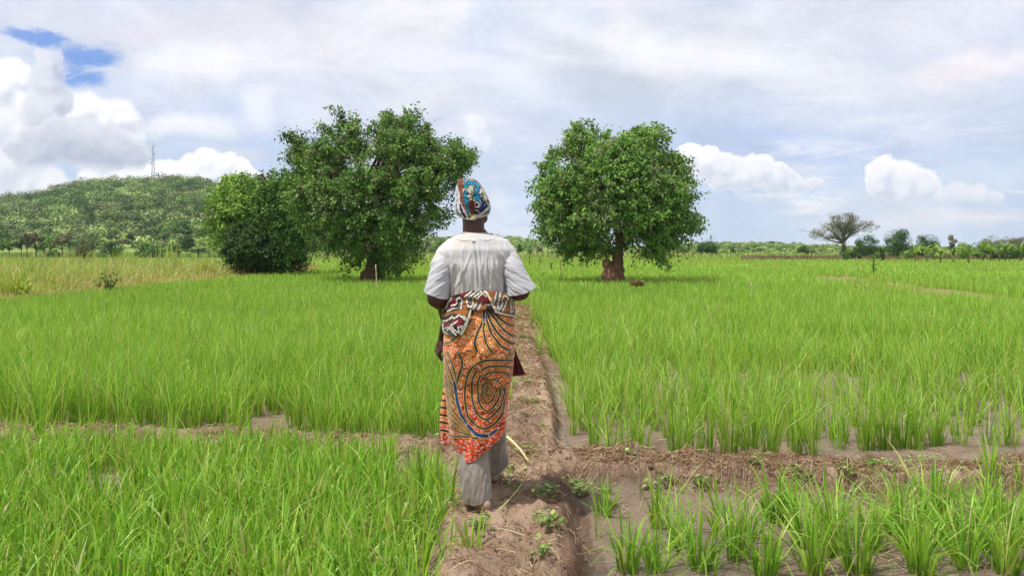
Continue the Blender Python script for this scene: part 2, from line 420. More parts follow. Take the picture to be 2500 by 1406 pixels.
fd, _ = segdist(gp, [(.30, 3.0), (.33, 3.7), (.30, 4.3), (.31, 4.9)]); Cg = np.where((fd < .09 + .05 * n_b[:, 0])[:, None], Cg * .35 + drk * .55, Cg)
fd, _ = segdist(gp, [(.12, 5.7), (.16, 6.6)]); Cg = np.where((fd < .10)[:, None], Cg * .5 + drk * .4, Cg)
grn = np.array(s2l((104, 140, 52))); grn2 = np.array(s2l((128, 150, 66)))
far_ = sst(np.hypot(gp[:, 0] * 1.4, gp[:, 1]), 9, 24)[:, None]
gcol = grn * (1 - n_a) + grn2 * n_a
Cg = Cg * (1 - far_) + gcol * far_
Cg = np.where((bare[:, None] > .4) & (gp[:, 1:] > 12), Cg * .35 + np.array(s2l((160, 128, 98))) * .65, Cg)
ny, nx = XX.shape
i, j = np.meshgrid(np.arange(ny - 1), np.arange(nx - 1), indexing='ij'); i = i.ravel(); j = j.ravel()
F = np.c_[i * nx + j, i * nx + j + 1, (i + 1) * nx + j + 1, (i + 1) * nx + j]
wetv = ((1 - sst(h0, .012, .04)) * (gp[:, 1] < 14) * sst(fbm(gp * 1.3, 3, 88), .36, .6)).astype(np.float32)
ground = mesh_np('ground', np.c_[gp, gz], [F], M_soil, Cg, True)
wa = ground.data.attributes.new('wet', 'FLOAT', 'POINT'); wa.data.foreach_set('value', wetv)
T_ = NT(M_soil.node_tree); at_ = T_.new('ShaderNodeAttribute', attribute_name='wet'); T_.l.new(T_.m('MULTIPLY_ADD', at_.outputs['Fac'], -.62, .93), T_.n['Principled BSDF'].inputs['Roughness'])
T_.l.new(T_.m('MULTIPLY_ADD', at_.outputs['Fac'], .35, .12), T_.n['Principled BSDF'].inputs['Specular IOR Level'])
tag(ground, kind='structure')

# ------------------------------------------------------------------ hills
RIDGE = np.array([(-700, 560), (-300, 520), (-100, 508), (0, 500), (60, 500), (110, 489), (150, 480), (210, 470), (280, 462), (360, 460), (430, 458), (480, 462), (530, 470), (620, 488), (720, 520), (820, 566), (900, 594), (1000, 592), (1060, 588), (1150, 590), (1240, 588), (1290, 594), (1340, 601), (1420, 606), (1600, 606), (1700, 600), (1780, 597), (1900, 599), (1990, 604), (2100, 609), (2300, 611), (2600, 611), (3200, 611)], float)
YR = 480.0
def hill_z(px, Yd):
    py = np.interp(px, RIDGE[:, 0], RIDGE[:, 1])
    top = (HZ - py) / FPX * YR + 1.2
    foot = np.interp(px, [0, 500, 900, 1200, 2600], [190, 200, 260, 200, 190])
    t = (Yd - foot) / (YR - foot)
    prof = sst(t, -.02, 1.02) * .6 + np.clip(t, 0, 1) * .4
    x = (px - 1250) / FPX * Yd
    z = top * prof * np.where(Yd > YR, np.clip(1 - (Yd - YR) / 700, 0, 1), 1)
    return z + (fbm(np.c_[x, Yd] / 38.0, 3, 44) - .5) * np.clip(top * .16, 0, 7) * np.clip(t * 2, 0, 1) - .3
hp = np.linspace(-900, 3300, 260); hy = np.concatenate([np.linspace(150, 480, 60), np.linspace(500, 1200, 10)])
PXg, HYg = np.meshgrid(hp, hy); P_ = PXg.ravel(); Y_ = HYg.ravel()
hz = hill_z(P_, Y_); hx = (P_ - 1250) / FPX * Y_
n_ = fbm(np.c_[hx, Y_] / 14.0, 4, 51)[:, None]
hc = np.array(s2l((124, 156, 66))) * (1 - n_) + np.array(s2l((150, 160, 92))) * n_
ny, nx = PXg.shape
i, j = np.meshgrid(np.arange(ny - 1), np.arange(nx - 1), indexing='ij'); i = i.ravel(); j = j.ravel()
F = np.c_[i * nx + j, i * nx + j + 1, (i + 1) * nx + j + 1, (i + 1) * nx + j]
brown = (np.hypot((P_ - 228) / 26, (Y_ - 372) / 16) < 1)[:, None]
hc = np.where(brown, np.array(s2l((170, 140, 100))), hc)
b2 = ((P_ > 1292) & (P_ < 1345) & (Y_ < 300))[:, None]
hc = np.where(b2, np.array(s2l((190, 150, 110))), hc)
tag(mesh_np('hills', np.c_[hx, Y_, hz], [F], M_hill, hc, True), kind='structure')

# ------------------------------------------------------------------ crowns and trees
GR = {'dark': ((46, 76, 32), (86, 118, 46)), 'mid': ((76, 112, 48), (122, 160, 66)), 'light': ((130, 156, 84), (174, 192, 116)),
      'olive': ((98, 114, 70), (140, 152, 98)), 'brown': ((98, 96, 66), (132, 122, 88)), 'grey': ((124, 128, 96), (160, 158, 122)),
      'lime': ((112, 150, 54), (160, 190, 84)), 'deep': ((38, 72, 20), (74, 112, 36))}
def gcols(kind, n, lo=0., hi=1.):
    a, b = (np.array(s2l(c)) for c in GR[kind]); t = rnd(n, lo, hi)[:, None]
    return (a * (1 - t) + b * t) * rnd(n, .85, 1.15)[:, None]
def crown_lobes(bag, lobes, n, size, kind, bias=.62, flat=1.0):
    """lobes: (x,y,z,rx,ry,rz); leaf clumps over the shell and some within"""
    vol = np.array([l[3] * l[5] for l in lobes]); vol = vol / vol.sum()
    for l, w in zip(lobes, vol):
        k = max(12, int(n * w))
        d = RS.normal(size=(k, 3)); d /= np.linalg.norm(d, axis=1)[:, None]
        r = rnd(k) ** .28
        lump = 1 + (vnoise(d * 2.2 + np.array(l[:3]) * 3.1, 5) - .5) * .55
        q = d * (r * lump)[:, None]
        C = np.array(l[:3]) + q * np.array(l[3:])
        tone = gcols(kind, k) * (1 + .25 * (vnoise(d * 3 + np.array(l[:3]), 8) - .5))[:, None]
        tone = tone * RS.uniform(.68, 1.42)
        Nb = d / np.array(l[3:]); Nb /= np.linalg.norm(Nb, axis=1)[:, None]; Nb[:, 2] += .35
        leaves(bag, C, size * rnd(k, .6, 1.3), tone, Nb, bias, aspect=.8)

def wood_mass():
    bag = Bag(); cnt = 0
    while cnt < 3300:
        px = RS.uniform(-260, 2700)
        if px > 640 and RS.rand() < .30: continue
        Yd = RS.uniform(0, 1) ** .8 * 300 + 185
        if px > 640 and px < 1000 and RS.rand() < .5: continue
        x = (px - 1250) / FPX * Yd
        dens = fbm(np.array([[x / 26.0, Yd / 26.0]]), 3, 71)[0]
        slope_ = px < 900
        if slope_ and Yd < 225 and RS.rand() < .4: continue
        if dens < .33 and Yd < 440: continue
        if np.hypot((px - 228) / 30, (Yd - 372) / 20) < 1: continue
        if 1292 < px < 1345 and Yd < 300: continue
        z = hill_z(np.array([px]), np.array([Yd]))[0]
        s = RS.uniform(.55, 1.25)
        if slope_: rx = 4.6 * s; rz = 3.0 * s
        elif px < 1340: rx = 2.8 * s; rz = 1.7 * s
        else: rx = 2.2 * s; rz = 1.1 * s
        if Yd < 260: rx *= .75; rz *= .75
        kind = RS.choice(['mid', 'olive', 'light', 'light', 'dark', 'brown'], p=[.30, .26, .12, .10, .18, .04] ) if slope_ else RS.choice(['light', 'mid', 'olive', 'light'])
        hgt = rz * RS.uniform(.9, 1.6)
        lobes = []
        for q in range(RS.randint(2, 5)):
            lobes.append((x + RS.uniform(-.6, .6) * rx, Yd + RS.uniform(-.5, .5) * rx, z + hgt + RS.uniform(-.4, .5) * rz, rx * RS.uniform(.45, .75), rx * .6, rz * RS.uniform(.4, .7)))
        crown_lobes(bag, lobes, 150, .74 if slope_ else .55, kind, .85)
        cnt += 1
    o = bag.build('woodland', M_far)
    tag(o, 'scrubby green wood covering the hillside and the low far rise', 'woodland', kind='stuff')
wood_mass()

TREE_N = {}
def simple_tree(name, label, cat, px, pyb, Yd, wpx, pytop, kind='dark', style='round', n=1400, size=None, group=None, trunk=True, seed=1, trunk_c=(96, 84, 66), z0=None, gap=.0):
    """a tree or shrub with crown and trunk; wpx = crown width, pytop = top row, pyb = base row (photo px)"""
    st = RS.get_state(); RS.seed(seed)
    sc = Yd / FPX; bx = (px - 1250) * sc; bz = (HZ - pyb) * sc + HC if z0 is None else z0
    H = (HZ - pytop) * sc + HC - bz; Wd = wpx * sc
    size = (size or max(.12, Yd * .0022)) * .62; n = int(n * 3.2)
    root = empty(name, (bx, Yd, bz))
    tag(root, label, cat, group)
    bag = Bag(); tb = Bag(); tips = []
    if style == 'round':
        k = 9; lobes = [(0, 0, H * .52, Wd * .50, Wd * .45, H * .47), (Wd * .18, 0, H * .32, Wd * .26, Wd * .26, H * .26), (-Wd * .18, 0, H * .30, Wd * .26, Wd * .26, H * .25)]
        for q in range(k):
            an = RS.uniform(0, 6.28); v = RS.uniform(.28, .86); rr = Wd * .34 * math.sin(min(1, (1.12 - v) * 1.5) * 1.5)
            lobes.append((math.cos(an) * rr, math.sin(an) * rr, H * v, Wd * RS.uniform(.13, .22), Wd * .18, H * RS.uniform(.10, .17)))
        crown_lobes(bag, lobes, n, size, kind); tips = [l[:3] for l in lobes[1:6]]; ht = H * .35; tr = Wd * .035
    elif style == 'bush':
        lobes = []
        for q in range(9):
            an = RS.uniform(0, 6.28); rr = RS.uniform(0, .34) * Wd; v = RS.uniform(.3, .8)
            lobes.append((math.cos(an) * rr, math.sin(an) * rr, H * v * (1.1 - .5 * rr / (Wd * .34)), Wd * RS.uniform(.12, .24), Wd * .2, H * RS.uniform(.14, .26)))
        crown_lobes(bag, lobes, n, size, kind); tips = [l[:3] for l in lobes[:5]]; ht = H * .12; tr = Wd * .02
    elif style == 'flat':   # flat topped thorn tree
        lobes = []
        for q in range(13):
            an = RS.uniform(0, 6.28); rr = RS.uniform(.08, .40) * Wd
            lobes.append((math.cos(an) * rr, math.sin(an) * rr * .8, H * (.82 - .35 * (rr / (Wd * .42)) ** 2 + RS.uniform(-.07, .07)), Wd * RS.uniform(.09, .17), Wd * .13, H * RS.uniform(.07, .12)))
        crown_lobes(bag, lobes, n, size, kind); tips = [l[:3] for l in lobes]; ht = H * .40; tr = Wd * .022
    elif style == 'slender':
        lobes = [(RS.uniform(-.2, .2) * Wd, RS.uniform(-.2, .2) * Wd, H * v, Wd * (.30 - .16 * abs(v - .6)), Wd * .25, H * .1) for v in (.42, .52, .62, .72, .82, .92)]
        crown_lobes(bag, lobes, n, size, kind); tips = [l[:3] for l in lobes]; ht = H * .35; tr = Wd * .05
    if gap: pass
    bag.build('crown', M_far, root)
    if trunk:
        c = np.array(s2l(trunk_c))
        tube(tb, [(0, 0, -.15), (Wd * .01, 0, ht * .5), (0, 0, ht), (0, 0, ht * 1.3)], [tr * 1.35, tr, tr * .85, tr * .5], 7, c, .15)
        for t_ in tips:
            m_ = (t_[0] * .5, t_[1] * .5, ht + (t_[2] - ht) * .55)
            tube(tb, [(0, 0, ht * .85), m_, t_], [tr * .5, tr * .3, tr * .12], 5, c)
        tb.build('trunk', M_bark, root, True)
    RS.set_state(st); return root

# ---- the two big fig trees (crown outline in photo px, given real depth)
def poly_edge(p, poly): 
    P = list(poly) + [poly[0]]
    return segdist(p, P)[0]
def big_tree(name, label, Yd, base, poly, depth, kinds, nspray, leaf, trunk_pts, forks, tc, bright=1.0, group=None, seed=3, per=36, gapth=.42, rim=0.0, clear=None):
    st = RS.get_state(); RS.seed(seed)
    sc = Yd / FPX; root = empty(name, ((base - 1250) * sc, Yd, 0)); tag(root, label, 'tree', group)
    poly = np.array(poly, float); lo = poly.min(0); hi = poly.max(0)
    def w(px, py, dy): return np.array([(px - base) * sc, dy, HC - (py - HZ) * sc])
    pts = []; 
    while sum(len(q) for q in pts) < nspray:
        p = np.c_[rnd(4000, lo[0], hi[0]), rnd(4000, lo[1], hi[1])]
        m = inpoly(p, poly); p = p[m]; d = poly_edge(p, poly)
        # favour outline so that the rim is full
        k = d > 4 + (46 + rim) * np.clip(fbm(p / 26.0, 3, seed + 5) - .42, 0, 1) * 2.2; p = p[k]; d = d[k]
        th = depth * np.sqrt(np.clip(1 - (1 - np.clip(d / 110.0, 0, 1)) ** 2, .02, 1))
        s = np.sign(RS.normal(size=len(p))) * rnd(len(p)) ** .45
        Yq_ = Yd + s * th; q = np.c_[(p[:, 0] - 1250) / FPX * Yq_ - (base - 1250) * sc, s * th, HC - (p[:, 1] - HZ) / FPX * Yq_]
        nz = fbm(q / 1.0, 3, seed, .7)
        keep = nz > gapth + .07 * (1 - np.abs(s))
        # fewer leaves low inside the crown, where only limbs show
        cx = (lo[0] + hi[0]) / 2; inner = (np.abs(p[:, 0] - cx) < 110) & (np.abs(s) < .5)
        if clear: keep &= ~((p[:, 0] > clear[0]) & (p[:, 0] < clear[1]) & (p[:, 1] > clear[2]) & (s < .35))
        keep &= ~inner | (RS.rand(len(p)) < .5)
        pts.append(np.c_[q, s, d][keep])
    S = np.concatenate(pts)[:nspray]
    cen = np.array([0, 0, HC - ((lo[1] + hi[1]) / 2 + 30 - HZ) * sc])
    out = S[:, :3] - cen; out /= np.linalg.norm(out, axis=1)[:, None] + 1e-9
    # shoots that break the outline along the top and sides
    Pc = np.vstack([poly, poly[:1]]); nsh = int(nspray * .10); sg = np.hypot(*np.diff(Pc, axis=0).T); tt = RS.rand(nsh) * sg.sum(); cm_ = np.r_[0, sg.cumsum()]
    ii = np.clip(np.searchsorted(cm_, tt) - 1, 0, len(sg) - 1); fr_ = ((tt - cm_[ii]) / sg[ii])[:, None]; e = Pc[ii] * (1 - fr_) + Pc[ii + 1] * fr_
    e = e + (e - [(lo[0] + hi[0]) / 2, (lo[1] + hi[1]) / 2]) * -.06
    S = np.vstack([S, np.c_[(e[:, 0] - base) * sc, RS.uniform(-.6, .6, nsh) * depth * .4, HC - (e[:, 1] - HZ) * sc, np.zeros(nsh), np.zeros(nsh)]])
    out = S[:, :3] - cen; out /= np.linalg.norm(out, axis=1)[:, None] + 1e-9
    # each spray: a drooping twig of leaves
    n = len(S); t = np.tile(np.linspace(0, 1, per), n)
    ax = out + RS.normal(size=(n, 3)) * .55; ax[:, 2] += .25; ax /= np.linalg.norm(ax, axis=1)[:, None]
    L = rnd(n, .42, .85) * (Yd / 34.0) * (1 + .8 * (S[:, 4] < 16) * RS.rand(n))
    B = np.repeat(S[:, :3], per, 0); AX = np.repeat(ax, per, 0); LL = np.repeat(L, per)
    C = B + AX * ((t - .6) * LL)[:, None]; C[:, 2] -= (t ** 2) * LL * .25
    C += RS.normal(size=C.shape) * .075 * (Yd / 34.0)
    cc = np.concatenate([gcols(kd, n) for kd in kinds]); pick = RS.randint(0, len(kinds), n) * n + np.arange(n)
    tone = cc[pick] * bright
    tone = np.repeat(tone, per, 0) * rnd(n * per, .86, 1.16)[:, None]
    Nb = np.repeat(out, per, 0).copy(); Nb[:, 2] += .5; Nb /= np.linalg.norm(Nb, axis=1)[:, None]
    bag = Bag(); leaves(bag, C, leaf * rnd(n * per, .65, 1.25), tone, Nb, .5, aspect=.6, axis=AX * .5 + np.array([0, 0, -.5]))
    bag.build('crown', M_leaf, root)
    tb = Bag(); tcl = np.array(s2l(tc))
    for pp, rr in trunk_pts:
        q = crsm(np.array([(i_,) + tuple(w(*a)) + (r_,) for i_, (a, r_) in enumerate(zip(pp, rr))]), len(pp) * 4)
        tube(tb, q[:, 1:4], q[:, 4], 16, tcl, .22, seed=int(pp[0][0]))
    # limbs and twigs reach into the crown
    idx = RS.choice(n, 150, replace=False); tl = tcl * .55
    fk = [w(*f) for f in forks]
    hubs = []
    for k_ in range(20):
        tgt = S[idx[k_], :3] * .8 + cen * .2; f = fk[k_ % len(fk)]; mid = f * .55 + tgt * .45 + np.array([0, 0, .25]) + RS.normal(size=3) * .2
        tube(tb, crsm(np.array([(0, *f), (1, *mid), (2, *(tgt * .96 + cen * .04))]), 8)[:, 1:], np.linspace(.13, .03, 8) * sc * 55, 8, tl, .1)
        hubs.append(mid); hubs.append(tgt)
    hubs = np.array(hubs)
    for k_ in idx[20:]:
        tgt = S[k_, :3]; h = hubs[np.argmin(np.linalg.norm(hubs - tgt, axis=1))]
        tube(tb, [h, (h + tgt) / 2 + RS.normal(size=3) * .12, tgt], np.array([.04, .022, .01]) * sc * 55, 5, tl)
    tb.build('trunk', M_bark, root, True)
    RS.set_state(st); return root
LT = [(688,312),(712,318),(728,332),(758,334),(782,322),(772,300),(800,306),(822,334),(838,330),(812,262),(816,248),(832,258),(850,285),(872,272),(880,318),(898,330),(902,288),(920,296),(948,262),(968,290),(985,274),(1022,250),(1030,272),(1018,300),(1052,300),(1062,338),(1080,352),(1108,326),(1124,334),(1122,350),(1168,360),(1160,396),(1128,412),(1126,440),(1098,462),(1112,520),(1088,550),(1060,552),(1034,578),(1028,618),(1004,636),(970,662),(932,668),(902,632),(884,634),(838,664),(836,640),(860,622),(832,606),(790,628),(772,590),(744,566),(712,520),(702,470),(688,424),(738,412),(696,378),(706,354)]
big_tree('fig_tree', 'large spreading dark green tree with drooping lower branches left of the woman', 34.0, 912, LT, 3.3, ['mid', 'mid', 'dark', 'olive'], 2700, .125,
  [([(908, 700, 0), (908, 672, 0), (912, 640, 0), (914, 600, 0), (908, 555, 0), (902, 515, 0)], [.50, .40, .27, .25, .24, .2]),
   ([(902, 520, 0), (930, 480, -.2), (950, 430, -.3), (965, 370, -.3)], [.2, .16, .12, .06]),
   ([(904, 525, 0), (870, 480, -.3), (835, 440, -.4), (800, 400, -.3)], [.2, .15, .11, .05]),
   ([(890, 698, -.2), (898, 676, -.1), (906, 650, 0)], [.25, .2, .12]),
   ([(925, 698, -.2), (922, 676, -.1), (916, 650, 0)], [.25, .2, .12])],
  [(902, 520, 0), (870, 480, -.3), (930, 480, -.2), (910, 560, 0)], (126, 90, 70), bright=1.25, seed=5, gapth=.46, clear=(900, 926, 585))
RT = [(1292,455),(1316,428),(1310,398),(1334,384),(1332,352),(1358,366),(1380,348),(1372,318),(1398,338),(1400,298),(1432,282),(1450,306),(1462,332),(1492,306),(1520,326),(1550,314),(1568,306),(1604,298),(1634,318),(1626,352),(1642,370),(1678,384),(1682,420),(1702,438),(1714,466),(1692,490),(1694,520),(1720,538),(1706,562),(1684,594),(1660,584),(1652,606),(1642,622),(1612,644),(1590,636),(1572,604),(1552,622),(1536,604),(1526,604),(1508,612),(1484,616),(1440,624),(1404,612),(1374,630),(1368,602),(1328,592),(1306,562),(1312,520),(1288,508),(1306,484)]
big_tree('fig_tree', 'round crowned tree with thick reddish trunk and broken stump lobe right of the woman', 33.0, 1500, RT, 3.1, ['mid', 'mid', 'olive', 'mid'], 2600, .132,
  [([(1502, 700, 0), (1503, 678, 0), (1505, 655, 0), (1508, 630, 0), (1512, 600, 0), (1510, 570, 0), (1506, 540, 0), (1500, 515, 0)], [.50, .38, .30, .22, .17, .155, .15, .15]),
   ([(1484, 698, -.1), (1484, 676, -.1), (1486, 655, 0), (1482, 640, 0), (1483, 632, 0)], [.42, .28, .22, .19, .10]),
   ([(1524, 694, -.3), (1516, 680, -.2), (1508, 655, -.05)], [.12, .13, .12]), ([(1468, 690, -.3), (1478, 674, -.2), (1490, 655, 0)], [.12, .14, .12]), ([(1500, 694, -.5), (1500, 676, -.35), (1504, 650, -.1)], [.16, .15, .1]),
   ([(1502, 522, 0), (1508, 500, -.3), (1520, 488, -.6), (1538, 474, -.8)], [.14, .11, .09, .06]),
   ([(1502, 522, 0), (1480, 480, -.3), (1450, 440, -.4)], [.13, .10, .06]),
   ([(1504, 530, 0), (1550, 480, .3), (1590, 430, .4)], [.12, .10, .05])],
  [(1502, 522, 0), (1508, 500, -.2), (1480, 485, -.3), (1512, 560, 0)], (158, 118, 94), bright=1.32, seed=9, gapth=.455, clear=(1486, 1528, 545))
P1_ = [(508,520),(512,478),(530,460),(552,436),(586,424),(612,436),(640,452),(655,480),(668,530),(660,580),(640,606),(600,600),(572,604),(548,588),(530,600),(516,566)]
big_tree('leafy_tree', 'bright green feathery tree at the left end of the big tree group', 47.0, 625, P1_, 2.6, ['lime', 'mid', 'lime'], 1250, .17,
  [([(625, 680, 0), (622, 640, 0), (612, 580, 0), (600, 520, 0)], [.3, .22, .2, .14])], [(605, 540, 0), (615, 590, 0)], (90, 76, 60), bright=1.1, seed=14, gapth=.485, rim=60)
P2_ = [(612,436),(650,420),(690,408),(722,420),(745,450),(765,520),(758,590),(740,640),(706,656),(670,640),(650,600),(640,540),(622,480)]
big_tree('leafy_tree', 'olive green tree between the feathery tree and the large spreading tree', 44.0, 655, P2_, 2.6, ['mid', 'dark', 'mid', 'dark'], 1350, .16,
  [([(655, 686, 0), (656, 650, 0), (668, 590, 0), (690, 520, 0)], [.36, .28, .2, .14])], [(680, 540, 0), (665, 590, 0)], (96, 72, 54), bright=1.2, seed=15, gapth=.46, rim=30)
P3_ = [(548,596),(560,562),(585,542),(615,540),(640,556),(662,590),(672,625),(664,650),(630,652),(600,648),(575,644),(556,624)]
big_tree('mango_tree', 'low dark dense bushy tree hanging in front of the feathery tree', 42.5, 612, P3_, 1.5, ['dark', 'dark'], 900, .17,
  [([(612, 684, 0), (612, 640, 0), (612, 600, 0)], [.2, .16, .1])], [(612, 620, 0)], (70, 58, 46), bright=1.0, seed=16, gapth=.42, rim=10)

# ---- middle and far distance, one by one
ORDT = ['first', 'second', 'third', 'fourth', 'fifth', 'sixth', 'seventh', 'eighth', 'ninth', 'tenth', 'eleventh', 'twelfth', 'thirteenth', 'fourteenth', 'fifteenth', 'sixteenth', 'seventeenth', 'eighteenth', 'nineteenth', 'twentieth']
FT = 'round dark trees beyond the right field'
simple_tree('mango_tree', 'dark round tree just right of the umbrella shaped tree', 'tree', 2115, 634, 128, 66, 572, 'deep', 'round', 1500, seed=21)
simple_tree('mango_tree', 'tallest dark round tree with stacked crown right of centre on the right horizon', 'tree', 2192, 634, 130, 66, 558, 'deep', 'round', 1900, seed=22)
simple_tree('mango_tree', 'dark round tree second from the tallest, above the banana plants', 'tree', 2262, 632, 132, 62, 570, 'deep', 'round', 1400, seed=23)
simple_tree('mango_tree', 'small dark low tree tucked between two taller round dark trees', 'tree', 2232, 632, 138, 30, 592, 'deep', 'bush', 600, seed=24)
simple_tree('mango_tree', 'round dark tree standing alone just right of the reddish trunk tree', 'tree', 1728, 628, 170, 54, 586, 'deep', 'round', 1400, seed=25)
simple_tree('shrub', 'small dark round shrub alone on the right field edge', 'shrub', 1790, 626, 175, 24, 602, 'deep', 'bush', 500, seed=26)
simple_tree('shrub', 'dark shrub with reddish branches before the scrub rise', 'shrub', 1962, 626, 165, 30, 593, 'dark', 'bush', 700, seed=27)
simple_tree('shrub', 'low olive shrub beside the dark shrub on the scrub rise', 'shrub', 1985, 627, 160, 34, 606, 'olive', 'bush', 500, seed=28)
simple_tree('shrub', 'olive bush left of the lone round dark tree', 'shrub', 1664, 626, 180, 34, 596, 'mid', 'bush', 600, seed=29)
simple_tree('shrub', 'pale green low bush under the right side of the big round tree', 'shrub', 1690, 627, 175, 30, 606, 'light', 'bush', 500, seed=30)
simple_tree('slender_tree', 'thin feathery grey green tree on the right horizon', 'tree', 2325, 628, 150, 24, 573, 'grey', 'slender', 420, seed=31)
simple_tree('shrub', 'rounded bright green shrub behind the banana plants', 'shrub', 2352, 632, 120, 40, 590, 'lime', 'round', 900, seed=32)
simple_tree('thorn_tree', 'brownish flat topped tree at the left of the far right clump', 'tree', 2415, 630, 125, 64, 576, 'olive', 'round', 1300, seed=33)
simple_tree('thorn_tree', 'widest olive brown flat topped tree near the right frame edge', 'tree', 2458, 632, 122, 80, 578, 'olive', 'round', 1900, seed=34)
simple_tree('thorn_tree', 'thin topped brownish tree cut by the right frame edge', 'tree', 2496, 632, 124, 50, 576, 'brown', 'round', 900, seed=35)
simple_tree('shrub', 'dark bush at the foot of the widest flat topped tree', 'shrub', 2482, 634, 118, 44, 598, 'dark', 'bush', 800, seed=36)
simple_tree('shrub', 'dark green undergrowth bush at the foot of the umbrella shaped tree', 'shrub', 2060, 636, 112, 44, 594, 'mid', 'bush', 1000, size=.24, seed=37, z0=.1)
simple_tree('shrub', 'shadowy bush right of the pale umbrella tree trunk', 'shrub', 2088, 634, 116, 28, 606, 'dark', 'bush', 500, seed=38)
for q, (px, w_, pt, kd, lb) in enumerate([(2290, 70, 606, 'light', 'pale green thicket behind the banana plants, left end'), (2385, 60, 602, 'mid', 'green thicket behind the banana plants, in the middle'), (2432, 56, 604, 'lime', 'bright green thicket behind the banana plants, right end'), (2215, 50, 608, 'mid', 'low thicket at the foot of the tallest dark tree'), (2142, 40, 610, 'dark', 'low thicket between the umbrella tree and the tallest dark tree')]):
    simple_tree('shrub', lb, 'shrub', px, 636, 124, w_, pt, kd, 'bush', 800, seed=50 + q)
# behind the woman and between the big trees
for q, (px, pb, pt, w_, kd, lb) in enumerate([
  (800, 626, 588, 46, 'mid', 'green bush seen between the two left tree groups'), (762, 626, 596, 34, 'dark', 'dark bush seen behind the gap between the left trees'),
  (990, 626, 598, 40, 'dark', 'dark round bush seen under the big spreading tree'), (1042, 622, 586, 34, 'olive', 'olive bush just left of the woman shoulder'),
  (1072, 622, 580, 30, 'mid', 'mid green bush touching the woman left shoulder in view'), (1268, 622, 592, 24, 'dark', 'dark small bush just right of the woman shoulder'),
  (1292, 624, 596, 22, 'mid', 'green small bush beside the brown bank'), (1318, 625, 602, 26, 'brown', 'leafless brownish bush on the brown bank'),
  (1350, 626, 604, 30, 'light', 'pale bush on the brown bank left of the big round tree'), (1420, 626, 608, 26, 'mid', 'green bush seen under the left side of the big round tree'),
  (1570, 626, 604, 30, 'mid', 'bush seen under the right side of the big round tree'), (1240, 622, 584, 22, 'mid', 'bush showing above the woman right shoulder')]):
    simple_tree('shrub', lb, 'shrub', px, pb, 190, w_, pt, kd, 'bush', 520, seed=60 + q)
for q, (px, pt, w_, lb) in enumerate([(1243, 576, 26, 'flat topped tree on the far skyline right above the woman shoulder'), (1265, 579, 22, 'flat topped tree on the skyline, second from the woman'),
   (1287, 580, 16, 'small dark tree ending the skyline row right of the woman'), (1012, 578, 24, 'flat topped skyline tree left of the woman'), (1095, 576, 22, 'flat topped skyline tree behind the woman neck'),
   (2012, 598, 20, 'flat topped skyline tree left of the umbrella tree'), (1880, 588, 34, 'dark flat topped tree on top of the scrub rise'), (1905, 589, 24, 'dark skyline tree right of the darkest one on the scrub rise'), (1770, 597, 12, 'tiny thin skyline tree left end of the scrub rise')]):
    Yq = 470; simple_tree('skyline_tree', lb, 'tree', px, np.interp(px, RIDGE[:, 0], RIDGE[:, 1]) + 2, Yq, w_, pt, 'deep' if px > 1800 else 'olive', 'flat', 420, size=1.0, seed=90 + q)
# ridge and slope trees on the hill
rt = [(200, 428), (232, 430), (270, 429), (322, 424), (365, 428), (412, 424), (440, 424), (480, 424), (502, 430), (100, 458), (150, 445), (60, 468), (20, 462)]
for q, (px, pt) in enumerate(rt):
    simple_tree('ridge_tree', 'tree crown standing out on the crest of the hill, %s from the left' % ORDT[sorted(f[0] for f in rt).index(px)], 'tree', px, np.interp(px, RIDGE[:, 0], RIDGE[:, 1]) + 4, 478, 38, pt + 4, ['mid', 'dark', 'olive'][q % 3], 'round', 420, size=1.15, seed=110 + q, group='trees along the crest of the hill')
st = [(180, 522), (255, 470), (210, 560), (300, 520), (345, 545), (395, 510), (420, 560), (455, 575), (490, 545), (130, 540), (60, 545), (90, 580), (30, 575), (330, 480), (430, 480), (275, 560), (370, 575), (160, 500), (470, 500), (240, 540)]
for q, (px, pc) in enumerate(st):
    Yq = float(np.interp(pc, [465, 500, 540, 580], [455, 390, 320, 250])); z = hill_z(np.array([float(px)]), np.array([Yq]))[0]
    w_ = 9500 / Yq * RS.uniform(.9, 1.5); h_ = RS.uniform(4.2, 6.0)
    pt = HZ - (z + h_ - HC) / Yq * FPX
    simple_tree('hillside_tree', 'dark round tree on the hillside scrub, %s from the left' % ORDT[sorted(f[0] for f in st).index(px)], 'tree', px, 0, Yq, w_, pt, 'dark' if q % 3 else 'deep', 'round', 420, size=.9, seed=130 + q, z0=z, group='dark trees scattered over the hillside')
